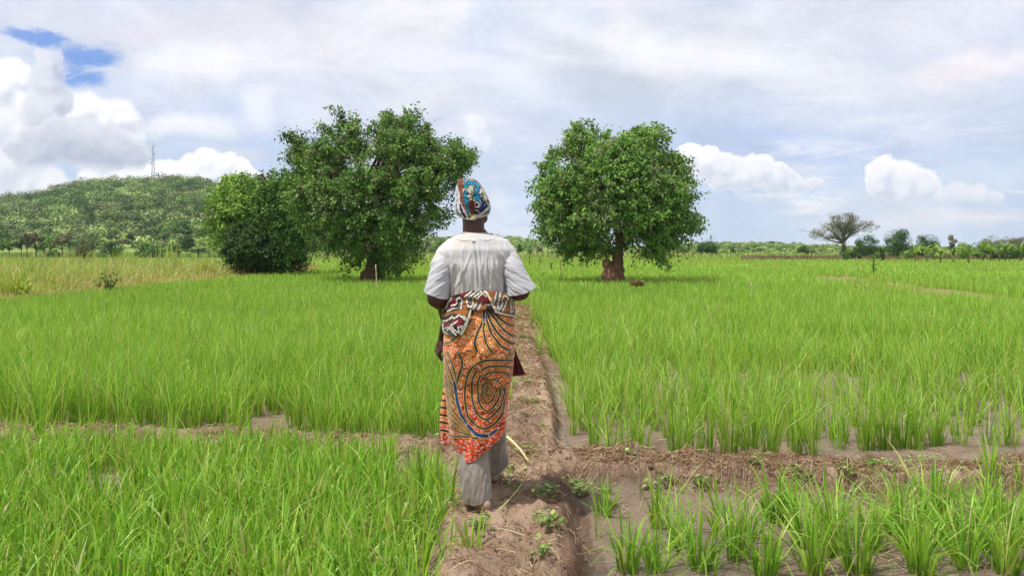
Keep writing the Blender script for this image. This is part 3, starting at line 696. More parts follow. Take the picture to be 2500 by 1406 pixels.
# foot of the hill, left
for q, (px, pb, pt, w_, kd, sty, lb) in enumerate([
  (22, 634, 572, 60, 'mid', 'flat', 'small spreading tree at the left frame edge'), (52, 634, 566, 44, 'olive', 'flat', 'leftmost leaning thorn tree of the row before the hill'),
  (66, 634, 562, 46, 'brown', 'flat', 'brown crowned thorn tree second in the row before the hill'), (88, 634, 566, 50, 'brown', 'flat', 'reddish brown thorn tree in the middle of the row'),
  (108, 632, 584, 40, 'mid', 'flat', 'greener low thorn tree at the right end of the row'), (152, 630, 572, 52, 'brown', 'flat', 'thin forked thorn tree right of the row'),
  (272, 632, 584, 62, 'deep', 'round', 'dark rounded dense tree at the foot of the hill'), (252, 634, 596, 46, 'light', 'bush', 'bluish green bush overlapping the dark rounded tree'),
  (380, 640, 592, 70, 'dark', 'bush', 'broad dark bush at the field edge left of the trees'), (345, 634, 598, 40, 'mid', 'bush', 'mid green bush left of the broad dark bush'),
  (436, 634, 590, 60, 'mid', 'flat', 'spreading green tree behind the broad dark bush'), (484, 634, 592, 60, 'light', 'flat', 'pale green spreading tree at the left of the feathery tree'),
  (500, 640, 626, 30, 'deep', 'bush', 'low dark shrub alone in the grass near the feathery tree'), (322, 605, 572, 34, 'dark', 'slender', 'dark upright tree on the lower slope above the dark rounded tree'),
  (196, 636, 596, 30, 'dark', 'bush', 'dark bush behind the bare saplings'), (128, 632, 606, 40, 'mid', 'bush', 'bush behind the thorn tree row'),
  (210, 622, 560, 60, 'olive', 'round', 'olive tree crown above the bare saplings'), (410, 600, 560, 50, 'olive', 'flat', 'flat crowned olive tree on the lower slope'),
  (0, 600, 545, 50, 'dark', 'round', 'dark tree cut by the left frame edge on the lower slope'), (455, 612, 574, 40, 'dark', 'round', 'dark tree at the foot of the slope'), (540, 632, 600, 44, 'light', 'bush', 'pale scrub bush left of the feathery tree')]):
    simple_tree('thorn_tree' if sty == 'flat' else ('shrub' if sty == 'bush' else 'round_tree'), lb, 'shrub' if sty == 'bush' else 'tree', px, pb, 150 if pb > 610 else 210, w_, pt, kd, sty, 620, size=.42, seed=160 + q, trunk_c=(76, 66, 56))

# umbrella tree with pale bottle trunk
def umbrella_tree():
    st = RS.get_state(); RS.seed(44); Yd = 112; sc = Yd / FPX; b = 2060
    root = empty('umbrella_tree', ((b - 1250) * sc, Yd, 0)); tag(root, 'umbrella shaped thin leaved tree with pale bulging trunk on the right horizon', 'tree')
    def w(px, py, dy=0): return np.array([(px - b) * sc, dy, HC - (py - HZ) * sc])
    tb = Bag(); pale = np.array(s2l((176, 162, 146))); br = np.array(s2l((124, 116, 98)))
    tube(tb, [w(2060, 645), w(2060, 634), w(2060, 622), w(2060, 606), w(2059, 592)], [.48, .42, .36, .26, .2], 10, pale, .08)
    bag = Bag(); tips = []
    tops = [(1990, 566), (2005, 556), (2018, 545), (2030, 535), (2045, 527), (2058, 523), (2072, 526), (2088, 536), (2100, 545), (2112, 540), (2125, 548), (2000, 572), (2080, 545), (2040, 545)]
    for (tx, ty) in tops:
        for k in range(1):
            dy = RS.uniform(-2.6, 2.6); f = w(2059, 592) + RS.normal(size=3) * .05; t = w(tx + RS.uniform(-5, 5), ty + RS.uniform(-3, 6), dy)
            m1 = f * .70 + t * .30 + np.array([0, 0, .30]) + RS.normal(size=3) * .18; m2 = f * .35 + t * .65 + np.array([0, 0, .25]) + RS.normal(size=3) * .22
            q = crsm(np.array([(0, *f), (1, *m1), (2, *m2), (3, *t)]), 9)[:, 1:]
            tube(tb, q, np.linspace(.13, .03, 9), 5, br)
            for s in range(22):
                a = q[RS.randint(3, 9)]; e = a + RS.normal(size=3) * np.array([.42, .42, .26]) + np.array([0, 0, .18])
                tube(tb, [a, (a + e) / 2 + np.array([0, 0, .06]), e], [.03, .02, .01], 3, br); tips.append(e); tips.append((a + e) / 2)
    for k in range(8):
        f = w(2059, 600 - k); e = f + np.array([RS.uniform(-1.1, 1.1), RS.uniform(-1, 1), RS.uniform(-.3, .3)])
        tube(tb, [f, e], [.04, .01], 3, br); tips += [e, (f + e) / 2]
    T_ = np.repeat(np.array(tips), 9, 0) + RS.normal(size=(len(tips) * 9, 3)) * .2
    leaves(bag, T_, .15 * rnd(len(T_), .6, 1.3), gcols('grey', len(T_)) * .85, np.tile([0, -.2, 1.], (len(T_), 1)), .4, .6)
    lb = []
    for (tx, ty) in tops + [(2058, 545), (2030, 556), (2090, 552), (2012, 562), (2070, 560), (2048, 570), (2110, 556)]:
        q = w(tx, ty + 7, RS.uniform(-2.2, 2.2)); lb.append((q[0], q[1], q[2], 15 * sc, 1.2, 8 * sc))
    crown_lobes(bag, lb, 2600, .14, 'grey', .4)
    bag.build('crown', M_far, root); tb.build('trunk', M_bark, root, True); RS.set_state(st)
umbrella_tree()

# arching strap leaves: bananas, palm, maize, reeds
def strap(bag, base, az, elev, L, w, droop, colr, seg=6, fold=.25):
    t = np.linspace(0, 1, seg + 1); h = np.array([math.cos(az), math.sin(az), 0]); s_ = np.array([-math.sin(az), math.cos(az), 0])
    ang = elev - droop * t ** 1.3; dx = np.cumsum(np.r_[0, np.cos(ang[1:])]) * L / seg; dz = np.cumsum(np.r_[0, np.sin(ang[1:])]) * L / seg
    c = np.array(base) + dx[:, None] * h + dz[:, None] * np.array([0, 0, 1.])
    ww = w * np.sin(np.pi * np.clip(t * .93 + .05, 0, 1)) ** .6 * .5
    up = np.array([0, 0, 1.]) * fold * ww[:, None]
    V = np.concatenate([c - s_ * ww[:, None] + up, c, c + s_ * ww[:, None] + up]); n = seg + 1; i = np.arange(seg)
    bag.add(V, np.r_[np.c_[i, i + n, i + n + 1, i + 1], np.c_[i + n, i + 2 * n, i + 2 * n + 1, i + n + 1]], colr)
def banana(label, px, pyb, Yd, h, seed, sp=1.0, kind='lime', nl=11):
    h *= .80
    st = RS.get_state(); RS.seed(seed); sc = Yd / FPX
    root = empty('banana_plant', ((px - 1250) * sc, Yd, max(0, (HZ - pyb) * sc + HC))); tag(root, label, 'plant', 'banana plants along the far right field edge')
    tb = Bag(); tube(tb, [(0, 0, -.1), (0, 0, h * .25), (0, 0, h * .42)], [.085, .07, .05], 8, np.array(s2l((118, 122, 78)))); tb.build('trunk', M_bark, root, True)
    for k in range(nl):
        b = Bag(); strap(b, (0, 0, h * RS.uniform(.34, .44)), k * 2.4 + RS.uniform(-.3, .3), RS.uniform(.9, 1.5), h * RS.uniform(.55, .85) * sp, h * .15, RS.uniform(.5, 1.9), gcols(kind, 1)[0] * RS.uniform(.7, 1.0), 8)
        b.build('leaf', M_leaf, root)
    RS.set_state(st)
for q, (px, pb, Yd, h, lb) in enumerate([(2235, 640, 96, 2.6, 'banana plant leftmost in the row, leaves held high'), (2242, 632, 110, 2.8, 'bushy banana plant right behind the leftmost one'), (2262, 636, 104, 2.6, 'banana plant below the second round dark tree'),
  (2296, 640, 88, 2.5, 'banana plant with drooping leaves and brown stem'), (2328, 641, 90, 2.2, 'short banana plant with dark stem'), (2364, 641, 86, 2.5, 'tall banana plant with an upright spear leaf'),
  (2400, 634, 100, 2.9, 'banana plant in front of the flat topped trees'), (2418, 634, 98, 2.5, 'banana plant between two others before the thorn trees'), (2455, 634, 98, 2.9, 'wide banana plant second from the right frame edge'), (2440, 636, 104, 2.4, 'low banana plant before the widest thorn tree'), (2492, 634, 94, 2.7, 'banana plant cut by the right frame edge'), (2212, 634, 120, 2.0, 'small banana plant under the tallest dark tree'), (2280, 634, 108, 2.6, 'pale banana plant behind the drooping one')]):
    banana(lb, px, pb, Yd, h, 200 + q)
def palm():
    st = RS.get_state(); RS.seed(52); Yd = 106; sc = Yd / FPX
    root = empty('palm_bush', ((2155 - 1250) * sc, Yd, 0)); tag(root, 'short dark palm fanning out between the umbrella tree and the tallest dark tree', 'palm')
    tb = Bag(); tube(tb, [(0, 0, -.1), (0, 0, .5), (.05, 0, 1.0)], [.2, .22, .16], 8, np.array(s2l((86, 74, 56)))); tb.build('trunk', M_bark, root, True)
    b = Bag()
    for k in range(46): strap(b, (0, 0, .7 + RS.uniform(0, .4)), RS.uniform(0, 6.28), RS.uniform(.5, 1.5), RS.uniform(1.2, 2.1), .12, RS.uniform(.3, 1.0), gcols('dark', 1)[0], 6)
    b.build('crown', M_far, root); RS.set_state(st)
palm()
def stem_plant(name, label, px, Yd, h, nl, kind, seed, w=.05, L=.5, z0=0., group=None, bright=1.0, cat='plant', lean=0.):
    st = RS.get_state(); RS.seed(seed); sc = Yd / FPX
    root = empty(name, ((px - 1250) * sc, Yd, z0)); tag(root, label, cat, group)
    tb = Bag(); tube(tb, [(0, 0, -.05), (lean * .5, 0, h * .5), (lean, 0, h * .9)], [w * .28, w * .22, w * .08], 5, gcols(kind, 1)[0] * bright); tb.build('stem', M_leaf, root)
    b = Bag()
    for k in range(nl):
        t = .15 + .8 * k / nl
        strap(b, (lean * t, 0, h * .9 * t), k * 2.5 + RS.uniform(-.5, .5), RS.uniform(.7, 1.3), L * RS.uniform(.7, 1.2) * (1.1 - .4 * t), w, RS.uniform(.5, 1.8), gcols(kind, 1)[0] * bright, 6)
    b.build('foliage', M_leaf, root); RS.set_state(st); return root
stem_plant('leafy_weed', 'single tall leafy weed rising above the right rice field', 2133, 44, 1.25, 22, 'mid', 301, .10, .36, .1, cat='weed')
stem_plant('maize_plant', 'pale green maize plant rising from the rice beside the woman right sleeve', 1322, 23.5, .98, 9, 'lime', 302, .055, .5, .05)
for q, (px, Yd, h, lb) in enumerate([(1293, 70, 1.1, 'maize plant in the far field, nearest to the woman'), (1318, 72, .95, 'maize plant in the far field beside the thin stake'), (1346, 52, .7, 'thin weed stalk left of the big round tree'), (1418, 58, .8, 'weed stalk under the left side of the round crown'), (1432, 60, .8, 'pale weed stalk under the round crown left of its trunk')]):
    stem_plant('field_weed', lb, px, Yd, h, 12, 'mid', 310 + q, .09, .5, .1, cat='weed')

# ---- mast on the hill
def mast():
    Yd = 486; sc = Yd / FPX; x0 = (373 - 1250) * sc; zb = hill_z(np.array([373.]), np.array([480.]))[0] - 1; H = (HZ - 358) * sc + HC - zb
    root = empty('radio_mast', (x0, Yd, zb)); tag(root, 'tall thin lattice radio mast on top of the green hill', 'mast')
    b = Bag(); c = np.array(s2l((150, 152, 160))); n = 15
    def corner(k, t): a = k * 2.094 + .4; r = 1.5 * (1 - t) + .42 * t; return np.array([math.cos(a) * r, math.sin(a) * r, H * t])
    for k in range(3):
        tube(b, [corner(k, 0), corner(k, 1)], [.13, .11], 4, c)
        for i in range(n):
            tube(b, [corner(k, i / n), corner((k + 1) % 3, (i + 1) / n)], [.06, .06], 3, c); tube(b, [corner(k, i / n), corner((k + 1) % 3, i / n)], [.06, .06], 3, c)
    b.build('lattice', M_metal, root)
    a = Bag()
    for k in range(6):
        t = [.99, .96, .93, .80, .72, .60][k]; p = corner(k % 3, t) * np.array([1.6, 1.6, 1]); tube(a, [p, p + np.array([0, 0, 1.5])], [.28, .28], 8, np.array(s2l((205, 205, 210))))
    tube(a, [np.array([0, 0, H]), np.array([0, 0, H + 2])], [.08, .05], 4, c)
    a.build('antenna', M_metal, root)
mast()

# ------------------------------------------------------------------ rice
ORD = ['first', 'second', 'third', 'fourth', 'fifth', 'sixth', 'seventh', 'eighth', 'ninth', 'tenth', 'eleventh', 'twelfth', 'thirteenth', 'fourteenth', 'fifteenth', 'sixteenth', 'seventeenth', 'eighteenth', 'nineteenth', 'twentieth', 'twenty first', 'twenty second', 'twenty third', 'twenty fourth']
def blades(bag, B, h, w, az, lean, colr, droop=.3, tipc=None):
    """B (n,3) base; h,w,az,lean (n,); three segment blades, 7 vertices each"""
    n = len(B); t = np.array([0, .38, .75, 1.0])
    dirv = np.c_[np.cos(az), np.sin(az)]
    a2 = az + RS.uniform(-1.2, 1.2, n) + math.pi / 2; side = np.c_[np.cos(a2), np.sin(a2)]
    V = np.zeros((n, 7, 3)); hw = [1.0, 1.0, .62]; k = 0
    dr = droop * RS.uniform(.2, 1.6, n) * (lean + .1)
    C = np.zeros((n, 7, 3)); 
    for q, tt in enumerate(t):
        xy = B[:, :2] + dirv * (lean * h * tt ** 1.7)[:, None]
        z = B[:, 2] + h * (tt - dr * tt ** 3)
        shade = .82 + .25 * tt
        if q < 3:
            o = side * (w * hw[q] * .5)[:, None]
            V[:, k, :2] = xy - o; V[:, k + 1, :2] = xy + o; V[:, k, 2] = z; V[:, k + 1, 2] = z
            cq = colr * .78 + g_stem * .12 if q == 0 else colr
            C[:, k] = cq; C[:, k + 1] = cq; k += 2
        else:
            V[:, 6, :2] = xy; V[:, 6, 2] = z; C[:, 6] = colr if tipc is None else tipc
    b = np.arange(n)[:, None] * 7
    F4 = np.concatenate([b + [0, 1, 3, 2], b + [2, 3, 5, 4]]); F3 = b + [4, 5, 6]
    bag.add(V.reshape(-1, 3), [F3, F4], C.reshape(-1, 3))
g_lo = np.array(s2l((98, 150, 42))); g_mid = np.array(s2l((146, 196, 60))); g_hi = np.array(s2l((192, 222, 104))); g_yel = np.array(s2l((200, 198, 122)))
g_stem = np.array(s2l((150, 150, 88)))
def rice_col(n, yb=0.0, dark=0.0):
    t = np.clip(RS.normal(.5 + yb - dark, .26, n), 0, 1)[:, None]
    c = np.where(t < .5, g_lo * (1 - 2 * t) + g_mid * 2 * t, g_mid * (2 - 2 * t) + g_hi * (2 * t - 1))
    o = RS.rand(n) < .08; c[o] = g_yel * RS.uniform(.8, 1.1, (o.sum(), 1))
    return c * RS.uniform(.85, 1.12, (n, 1))
def tuft(bag, x, y, z, k, h, w, spread, yb=0., dark=0., r=.03):
    az = RS.uniform(0, 6.283, k); rr = r * np.sqrt(RS.rand(k))
    B = np.c_[x + rr * np.cos(az), y + rr * np.sin(az), np.full(k, z - .01)]
    lean = np.abs(RS.normal(0, 1, k)) * spread + .05
    blades(bag, B, h * RS.uniform(.55, 1.12, k), w * RS.uniform(.6, 1.25, k), az + RS.normal(0, .5, k), lean, rice_col(k, yb, dark), .45)
WEED = [(-13.0, 20.5), (-13.1, 28), (-12.8, 37), (-13.2, 54), (-16.5, 57), (-30, 64), (-80, 80), (-80, 15), (-13.4, 15)]
def rice_mask(p):
    _, bare = bund_field(p)
    brk = np.where(p[:, 1] > 12, .3 + 1.3 * sst(fbm(p * np.array([.9, .55]), 3, 23), .28, .48), 1.0)
    m = 1 - np.clip(bare * 1.15 * brk, 0, 1)
    m *= ~inpoly(p, WEED)
    # mud strip right of the path, thin rice along its right edge
    x, y = p[:, 0], p[:, 1]
    n = fbm(p * 1.1, 3, 77)
    e = np.where(y < 5.2, .50, np.interp(y, [5.2, 7, 9.5, 12, 15, 19], [.50, .58, .56, .50, .40, .22]))
    m *= ~((x > 0) & (x < e) & (y < 19))
    l = np.interp(y, [0, 3.3, 4.5, 5.3, 5.9, 7, 10, 14, 19], [-.34, -.36, -.38, -.50, -.42, -.12, -.02, .05, .1])
    m *= ~((x < 0.1) & (x > l) & (y < 19))
    m *= ~((x < 0.) & (x > -.75) & (y > 5.1) & (y < 6.0))
    # right field: sparse where mud shows
    thin = (x > .4) & (y < 9.5) & (n > .52)
    m = np.where(thin, m * .28, m)
    pr = (x > 2.2) & (y > 5.3) & (y < 9.5) & (fbm(p * .9, 2, 15) > .47)
    m = np.where(pr, m * .38, m)
    bw = (x > 9.5) & (y > 22) & (y < 36) & (fbm(p * np.array([.5, .28]), 3, 19) > .56)
    m = np.where(bw, m * .3, m)
    return m
bagA = Bag()
# near paddies: tufts on a jittered planting grid
def plant(x0, x1, y0, y1, sp, k, h, w, spread, yb=0., dark=0., bag=bagA, hvar=.18, skip=None):
    gx_, gy_ = np.meshgrid(np.arange(x0, x1, sp), np.arange(y0, y1, sp)); p = np.c_[gx_.ravel(), gy_.ravel()] + RS.uniform(-.42, .42, (gx_.size, 2)) * sp
    vis = np.abs(p[:, 0]) < (.68 * p[:, 1] + 1.5); p = p[vis]
    m = np.maximum(rice_mask(p + RS.normal(0, .07, p.shape)), .0) > RS.rand(len(p)); p = p[m]
    if skip is not None: p = p[~skip(p)]
    z = ground_z(p, False)
    gapn = fbm(p * 1.6, 3, 63); kk_ = gapn > (.29 if y0 > 5.8 else .25) + RS.normal(0, .035, len(p)); p = p[kk_]; z = z[kk_]
    hv = 1 + (fbm(p * .8, 2, 33) - .5) * 2 * hvar
    for (x, y), zz, s in zip(p, z, hv):
        tuft(bag, x, y, zz, max(4, int(k * RS.uniform(.6, 1.4))), h * s * RS.uniform(.85, 1.12), w, spread, yb, dark)
plant(-4.8, -.3, 1.7, 5.2, .095, 17, .31, .0115, .36, .03)
plant(-5.0, -.4, 5.2, 5.85, .10, 14, .29, .0105, .36, .03)
plant(-4.5, -.8, 5.75, 6.4, .14, 9, .36, .009, .36, .03)           # left front, broad young leaves
plant(1.5, 4.4, 1.9, 5.0, .19, 14, .33, .0105, .36, .02, skip=lambda p: (p[:, 1] > 2.6 + 0) & (p[:, 0] < 2.6 - (p[:, 1] - 3.4) * .0) & (p[:, 1] > 3.1))
plant(-7.5, -.05, 6.15, 10.0, .12, 19, .56, .0078, .32, .08, hvar=.35)
plant(.3, 7.5, 5.45, 10.0, .15, 17, .52, .0075, .34, .08, hvar=.35, skip=lambda p: (p[:, 1] < 5.95))
plant(-10.5, 10.5, 10.0, 15.5, .17, 18, .50, .0100, .32, .12, hvar=.35)
plant(.5, 3.9, 2.6, 5.0, .19, 4, .2, .007, .55, .05)
# beyond: continuous stand, thinner and wider with distance
def field(y0, y1, c, h, wk, yb, xl=None, dark=0.):
    n = int(1.44 * c * math.log(y1 / y0)); y = y0 * (y1 / y0) ** RS.rand(n); x = RS.uniform(-.72, .72, n) * y
    p = np.c_[x, y]; m = rice_mask(p) > RS.rand(n); p = p[m]; n = len(p)
    pt = fbm(p * np.array([.22, .12]), 3, 61) - .5
    hh = h * RS.uniform(.6, 1.1, n) * (1 + .5 * pt)
    colr = rice_col(n, yb, dark) * (1 + .35 * pt)[:, None]
    yel = sst(p[:, 1], 45, 130)[:, None] * .55
    colr = colr * (1 - yel) + np.array(s2l((160, 178, 76))) * yel
    blades(bagA, np.c_[p, ground_z(p, False) if y0 < 50 else np.zeros(n)], hh, wk * p[:, 1] * RS.uniform(.6, 1.2, n), RS.uniform(0, 6.28, n), np.abs(RS.normal(0, .22, n)) + .03, colr, .3)
field(15.5, 30, 120000, .43, .00075, .16)
field(30, 60, 70000, .42, .0009, .2)
field(60, 175, 40000, .36, .0012, .26)
tag(bagA.build('rice', M_rice), 'bright green rice standing in flooded paddies on both sides of the path', 'rice', kind='stuff')

# countable clumps in the open mud of the right front paddy and along the bund edge
def clump(px, py, k, h, w, spread, label, group, seed, z=.0, yb=0., dark=0.):
    st = RS.get_state(); RS.seed(seed)
    Yd = (HC - z) * FPX / (py - HZ); x = (px - 1250) / FPX * Yd
    zz = ground_z(np.array([[x, Yd]]), False)[0]
    b = Bag(); tuft(b, 0, 0, 0, k, h, w, spread, yb, dark, .04 + .0002 * k); tuft(b, 0, 0, 0, max(3, k // 5), h * .5, w * .6, spread * 1.4, -.1, 0, .05)
    o = b.build('rice_clump', M_rice); o.location = (x, Yd, zz); tag(o, label, 'rice plant', group); RS.set_state(st)
fr = [(1532,1393,46,.34),(1613,1293,20,.30),(1474,1262,12,.26),(1603,1398,26,.30),(1709,1388,32,.32),(1799,1363,44,.36),(1890,1272,46,.34),(1870,1403,30,.34),(1961,1333,34,.34),(2026,1308,30,.34),(2122,1343,34,.36),(2278,1272,46,.36),(2092,1398,34,.36),(2349,1292,24,.30),(2414,1287,30,.34),(2490,1290,22,.30),(2197,1262,26,.30),(2250,1400,34,.38),(2360,1385,34,.36),(2450,1400,34,.38),(1985,1402,34,.36),(2170,1300,24,.32),(2455,1340,26,.34),(1760,1300,22,.28),(2310,1335,28,.34),(2040,1360,30,.34),(1660,1340,18,.28),(2220,1345,28,.34), (1830,1320,16,.28), (2400, 1340, 24, .34), (1930, 1280, 20, .28)]
for q, (px, py, k, h) in enumerate(fr):
    rw = lambda y: 0 if y >= 1356 else (1 if y > 1312 else 2)
    o_ = sorted(f[0] for f in fr if rw(f[1]) == rw(py)).index(px)
    lab = 'rice clump %s from the left in the %s row of the right front paddy' % (ORD[o_], ('bottom', 'middle', 'back')[rw(py)])
    clump(px, py, int(k * (1.15 + .7 * ((q * 7) % 5) / 4)), h * (.95 + .35 * ((q * 5) % 7) / 6), .0100, .46 + .2 * ((q * 3) % 5) / 4, lab, 'rice clumps in the right front paddy', 400 + q, dark=.05)
mr = [(1448,1095,14,.5),(1490,1118,16,.5),(1532,1122,22,.55),(1568,1118,26,.6),(1655,1124,58,.62),(1690,1116,24,.55),(1728,1110,28,.6),(1780,1112,44,.66),(1832,1118,50,.68),(1880,1120,44,.66),(1940,1108,30,.6),(1985,1110,22,.6),(2046,1095,16,.55),(2115,1098,46,.66),(2160,1096,44,.66),(2204,1094,46,.66),(2240,1096,30,.6),(2290,1088,26,.55),(2345,1085,14,.5),(2410,1085,12,.5),(2470,1090,14,.5),(1425,1050,22,.5),(1400,1020,20,.5)]
for q, (px, py, k, h) in enumerate(mr):
    clump(px, py, int(k * 1.35), h * .92, .0078, .30, 'tall rice clump behind the right cross bund, %s from the path' % ORD[sorted(f[0] for f in mr).index(px)], 'tall rice clumps behind the right cross bund', 440 + q, yb=.08)
# loose blades by the path at the bottom edge and by the heel
clump(1150, 1402, 12, .25, .012, .35, 'few long rice leaves rising from the path at the bottom edge', None, 480)
clump(1078, 1290, 16, .26, .010, .45, 'small rice clump spilling onto the path below the heel', None, 481)
clump(1228, 1268, 9, .09, .006, .6, 'tiny grass tuft beside the heel on the path', None, 482, z=.1)

# ------------------------------------------------------------------ weedy verge on the left
bw = Bag()
def verge(n, y0, y1, hmul, kinds):
    y = y0 * (y1 / y0) ** RS.rand(n); x = -y * RS.uniform(.22, .70, n); p = np.c_[x, y]; m = inpoly(p, WEED); p = p[m]; n = len(p)
    d = np.clip(-13 - p[:, 0], 0, 99)
    f = fbm(p * np.array([.45, .25]), 3, 91); f2 = fbm(p * .9, 3, 95)
    pal = np.array([s2l((208, 206, 128)), s2l((174, 192, 100)), s2l((218, 202, 140)), s2l((140, 176, 76)), s2l((198, 160, 126))])
    edge = np.exp(-d / 2.2)
    wts = np.stack([.5 + f, 1.2 * (1 - edge) + .3, .1 + edge * 1.0 * (f2 > .45), 1.1 * (1 - f) * (1 - edge) + .2, edge * .8 * ((p[:, 1] > 26) | (f2 > .58))], 1)
    wts = wts ** 2; wts /= wts.sum(1)[:, None]; pick = (wts.cumsum(1) < RS.rand(n)[:, None]).sum(1).clip(0, 4)
    c = pal[pick] * RS.uniform(.8, 1.15, (n, 1))
    hh = hmul * RS.uniform(.35, 1.1, n) * (.35 + .75 * sst(d, 0, 3.0)) * (.6 + .8 * f2)
    blades(bw, np.c_[p, np.zeros(n)], hh, .0009 * p[:, 1] * RS.uniform(.6, 1.3, n), RS.uniform(0, 6.28, n), np.abs(RS.normal(0, .5, n)) + .05, c, .7)
verge(80000, 19, 46, 1.12, 0); verge(24000, 46, 80, .8, 0)
tag(bw.build('tall_grass', M_rice), 'tall yellowish wild grass with dry stalks at the left edge of the field', 'grass', kind='stuff')
def grass_clump(px, Yd, h, n, seed, label, c1, c2, wd=.03, lean=.5):
    st = RS.get_state(); RS.seed(seed); b = Bag(); az = RS.uniform(0, 6.28, n); t = RS.rand(n)[:, None]
    B = np.c_[RS.normal(0, .15 if Yd < 42 else .42, (n, 2)), np.zeros(n)]
    blades(b, B, h * RS.uniform(.5, 1.1, n), np.full(n, wd), az, np.abs(RS.normal(0, lean, n)) + .1, np.array(s2l(c1)) * (1 - t) + np.array(s2l(c2)) * t, .6)
    o = b.build('grass_clump', M_rice); o.location = ((px - 1250) / FPX * Yd, Yd, 0); tag(o, label, 'grass'); RS.set_state(st)
grass_clump(42, 22.5, 1.25, 130, 500, 'big arching yellow green reed clump at the left frame edge', (190, 200, 90), (140, 170, 60), .035, .6)
grass_clump(498, 40, 1.15, 420, 501, 'dense yellow grass hump at the right end of the weedy verge', (206, 206, 90), (170, 180, 80), .03, .5)
grass_clump(690, 47, 1.15, 330, 502, 'yellowish grass tuft on the dry pink verge before the left trees', (200, 196, 100), (190, 160, 120), .035, .5)
grass_clump(610, 43, .95, 420, 503, 'dry pinkish grass patch before the dark bushy tree', (196, 150, 126), (206, 180, 130), .035, .6)
grass_clump(655, 45, 1.0, 420, 504, 'dry straw coloured grass patch beside the pinkish one', (210, 188, 140), (190, 150, 120), .035, .6)
grass_clump(735, 50, .95, 320, 505, 'last dry grass patch at the tip of the verge under the left trees', (196, 160, 120), (206, 190, 130), .035, .6)
grass_clump(300, 55, 1.9, 160, 506, 'green reed clump standing tall before the dark rounded tree', (120, 160, 70), (180, 190, 100), .045, .5)
grass_clump(400, 50, 2.9, 26, 507, 'few very tall thin reeds before the broad dark bush', (150, 180, 90), (190, 190, 110), .05, .18)
grass_clump(205, 40, 1.7, 90, 508, 'tall thin green grasses around the bare saplings', (150, 176, 80), (186, 190, 110), .03, .25)
def leafy_bush():
    st = RS.get_state(); RS.seed(520); Yd = 26.5; root = empty('leafy_bush', ((270 - 1250) / FPX * Yd, Yd, 0)); tag(root, 'broad leaved green bush in the yellow verge grass', 'bush')
    b = Bag(); tb = Bag()
    for k in range(9):
        e = np.array([RS.uniform(-.38, .38), RS.uniform(-.3, .3), RS.uniform(.35, .85)]); tube(tb, [(0, 0, 0), e * np.array([.4, .4, .6]), e], [.02, .014, .006], 4, np.array(s2l((110, 100, 70))))
        C = np.linspace(0.2, 1, 12)[:, None] * e + RS.normal(size=(12, 3)) * .07; leaves(b, C, .12, gcols('mid', 12) * .8, None, 0, .6)
    b.build('foliage', M_leaf, root); tb.build('stem', M_bark, root); RS.set_state(st)
leafy_bush()
def sapling(px, Yd, h, seed, label, lf, cc=(120, 98, 84)):
    st = RS.get_state(); RS.seed(seed); root = empty('sapling', ((px - 1250) / FPX * Yd, Yd, 0)); tag(root, label, 'tree')
    tb = Bag(); b = Bag(); c = np.array(s2l(cc))
    for s in range(3):
        top = np.array([RS.uniform(-.3, .3) * h, RS.uniform(-.2, .2) * h, h * RS.uniform(.7, 1)])
        q = crsm(np.array([(0, 0, 0, 0), (1, *(top * np.array([.25, .25, .4]))), (2, *top)]), 7)[:, 1:]
        tube(tb, q, np.linspace(.045, .012, 7), 5, c)
        for k in range(9):
            a = q[RS.randint(2, 7)]; e = a + np.array([RS.uniform(-.5, .5), RS.uniform(-.4, .4), RS.uniform(.05, .5)]) * h * .28; tube(tb, [a, e], [.014, .005], 3, c)
            if lf: C = a + (e - a) * RS.rand(lf, 1) + RS.normal(size=(lf, 3)) * .10; leaves(b, C, .13, gcols('olive', lf) * .8, None, 0, .5)
    tb.build('trunk', M_bark, root)
    if lf: b.build('crown', M_leaf, root)
    RS.set_state(st)
sapling(194, 47, 2.3, 530, 'bare thin sapling with pinkish forked stem in the verge', 4)
sapling(212, 44, 1.9, 531, 'leafier dark stemmed sapling just right of the bare one', 12)

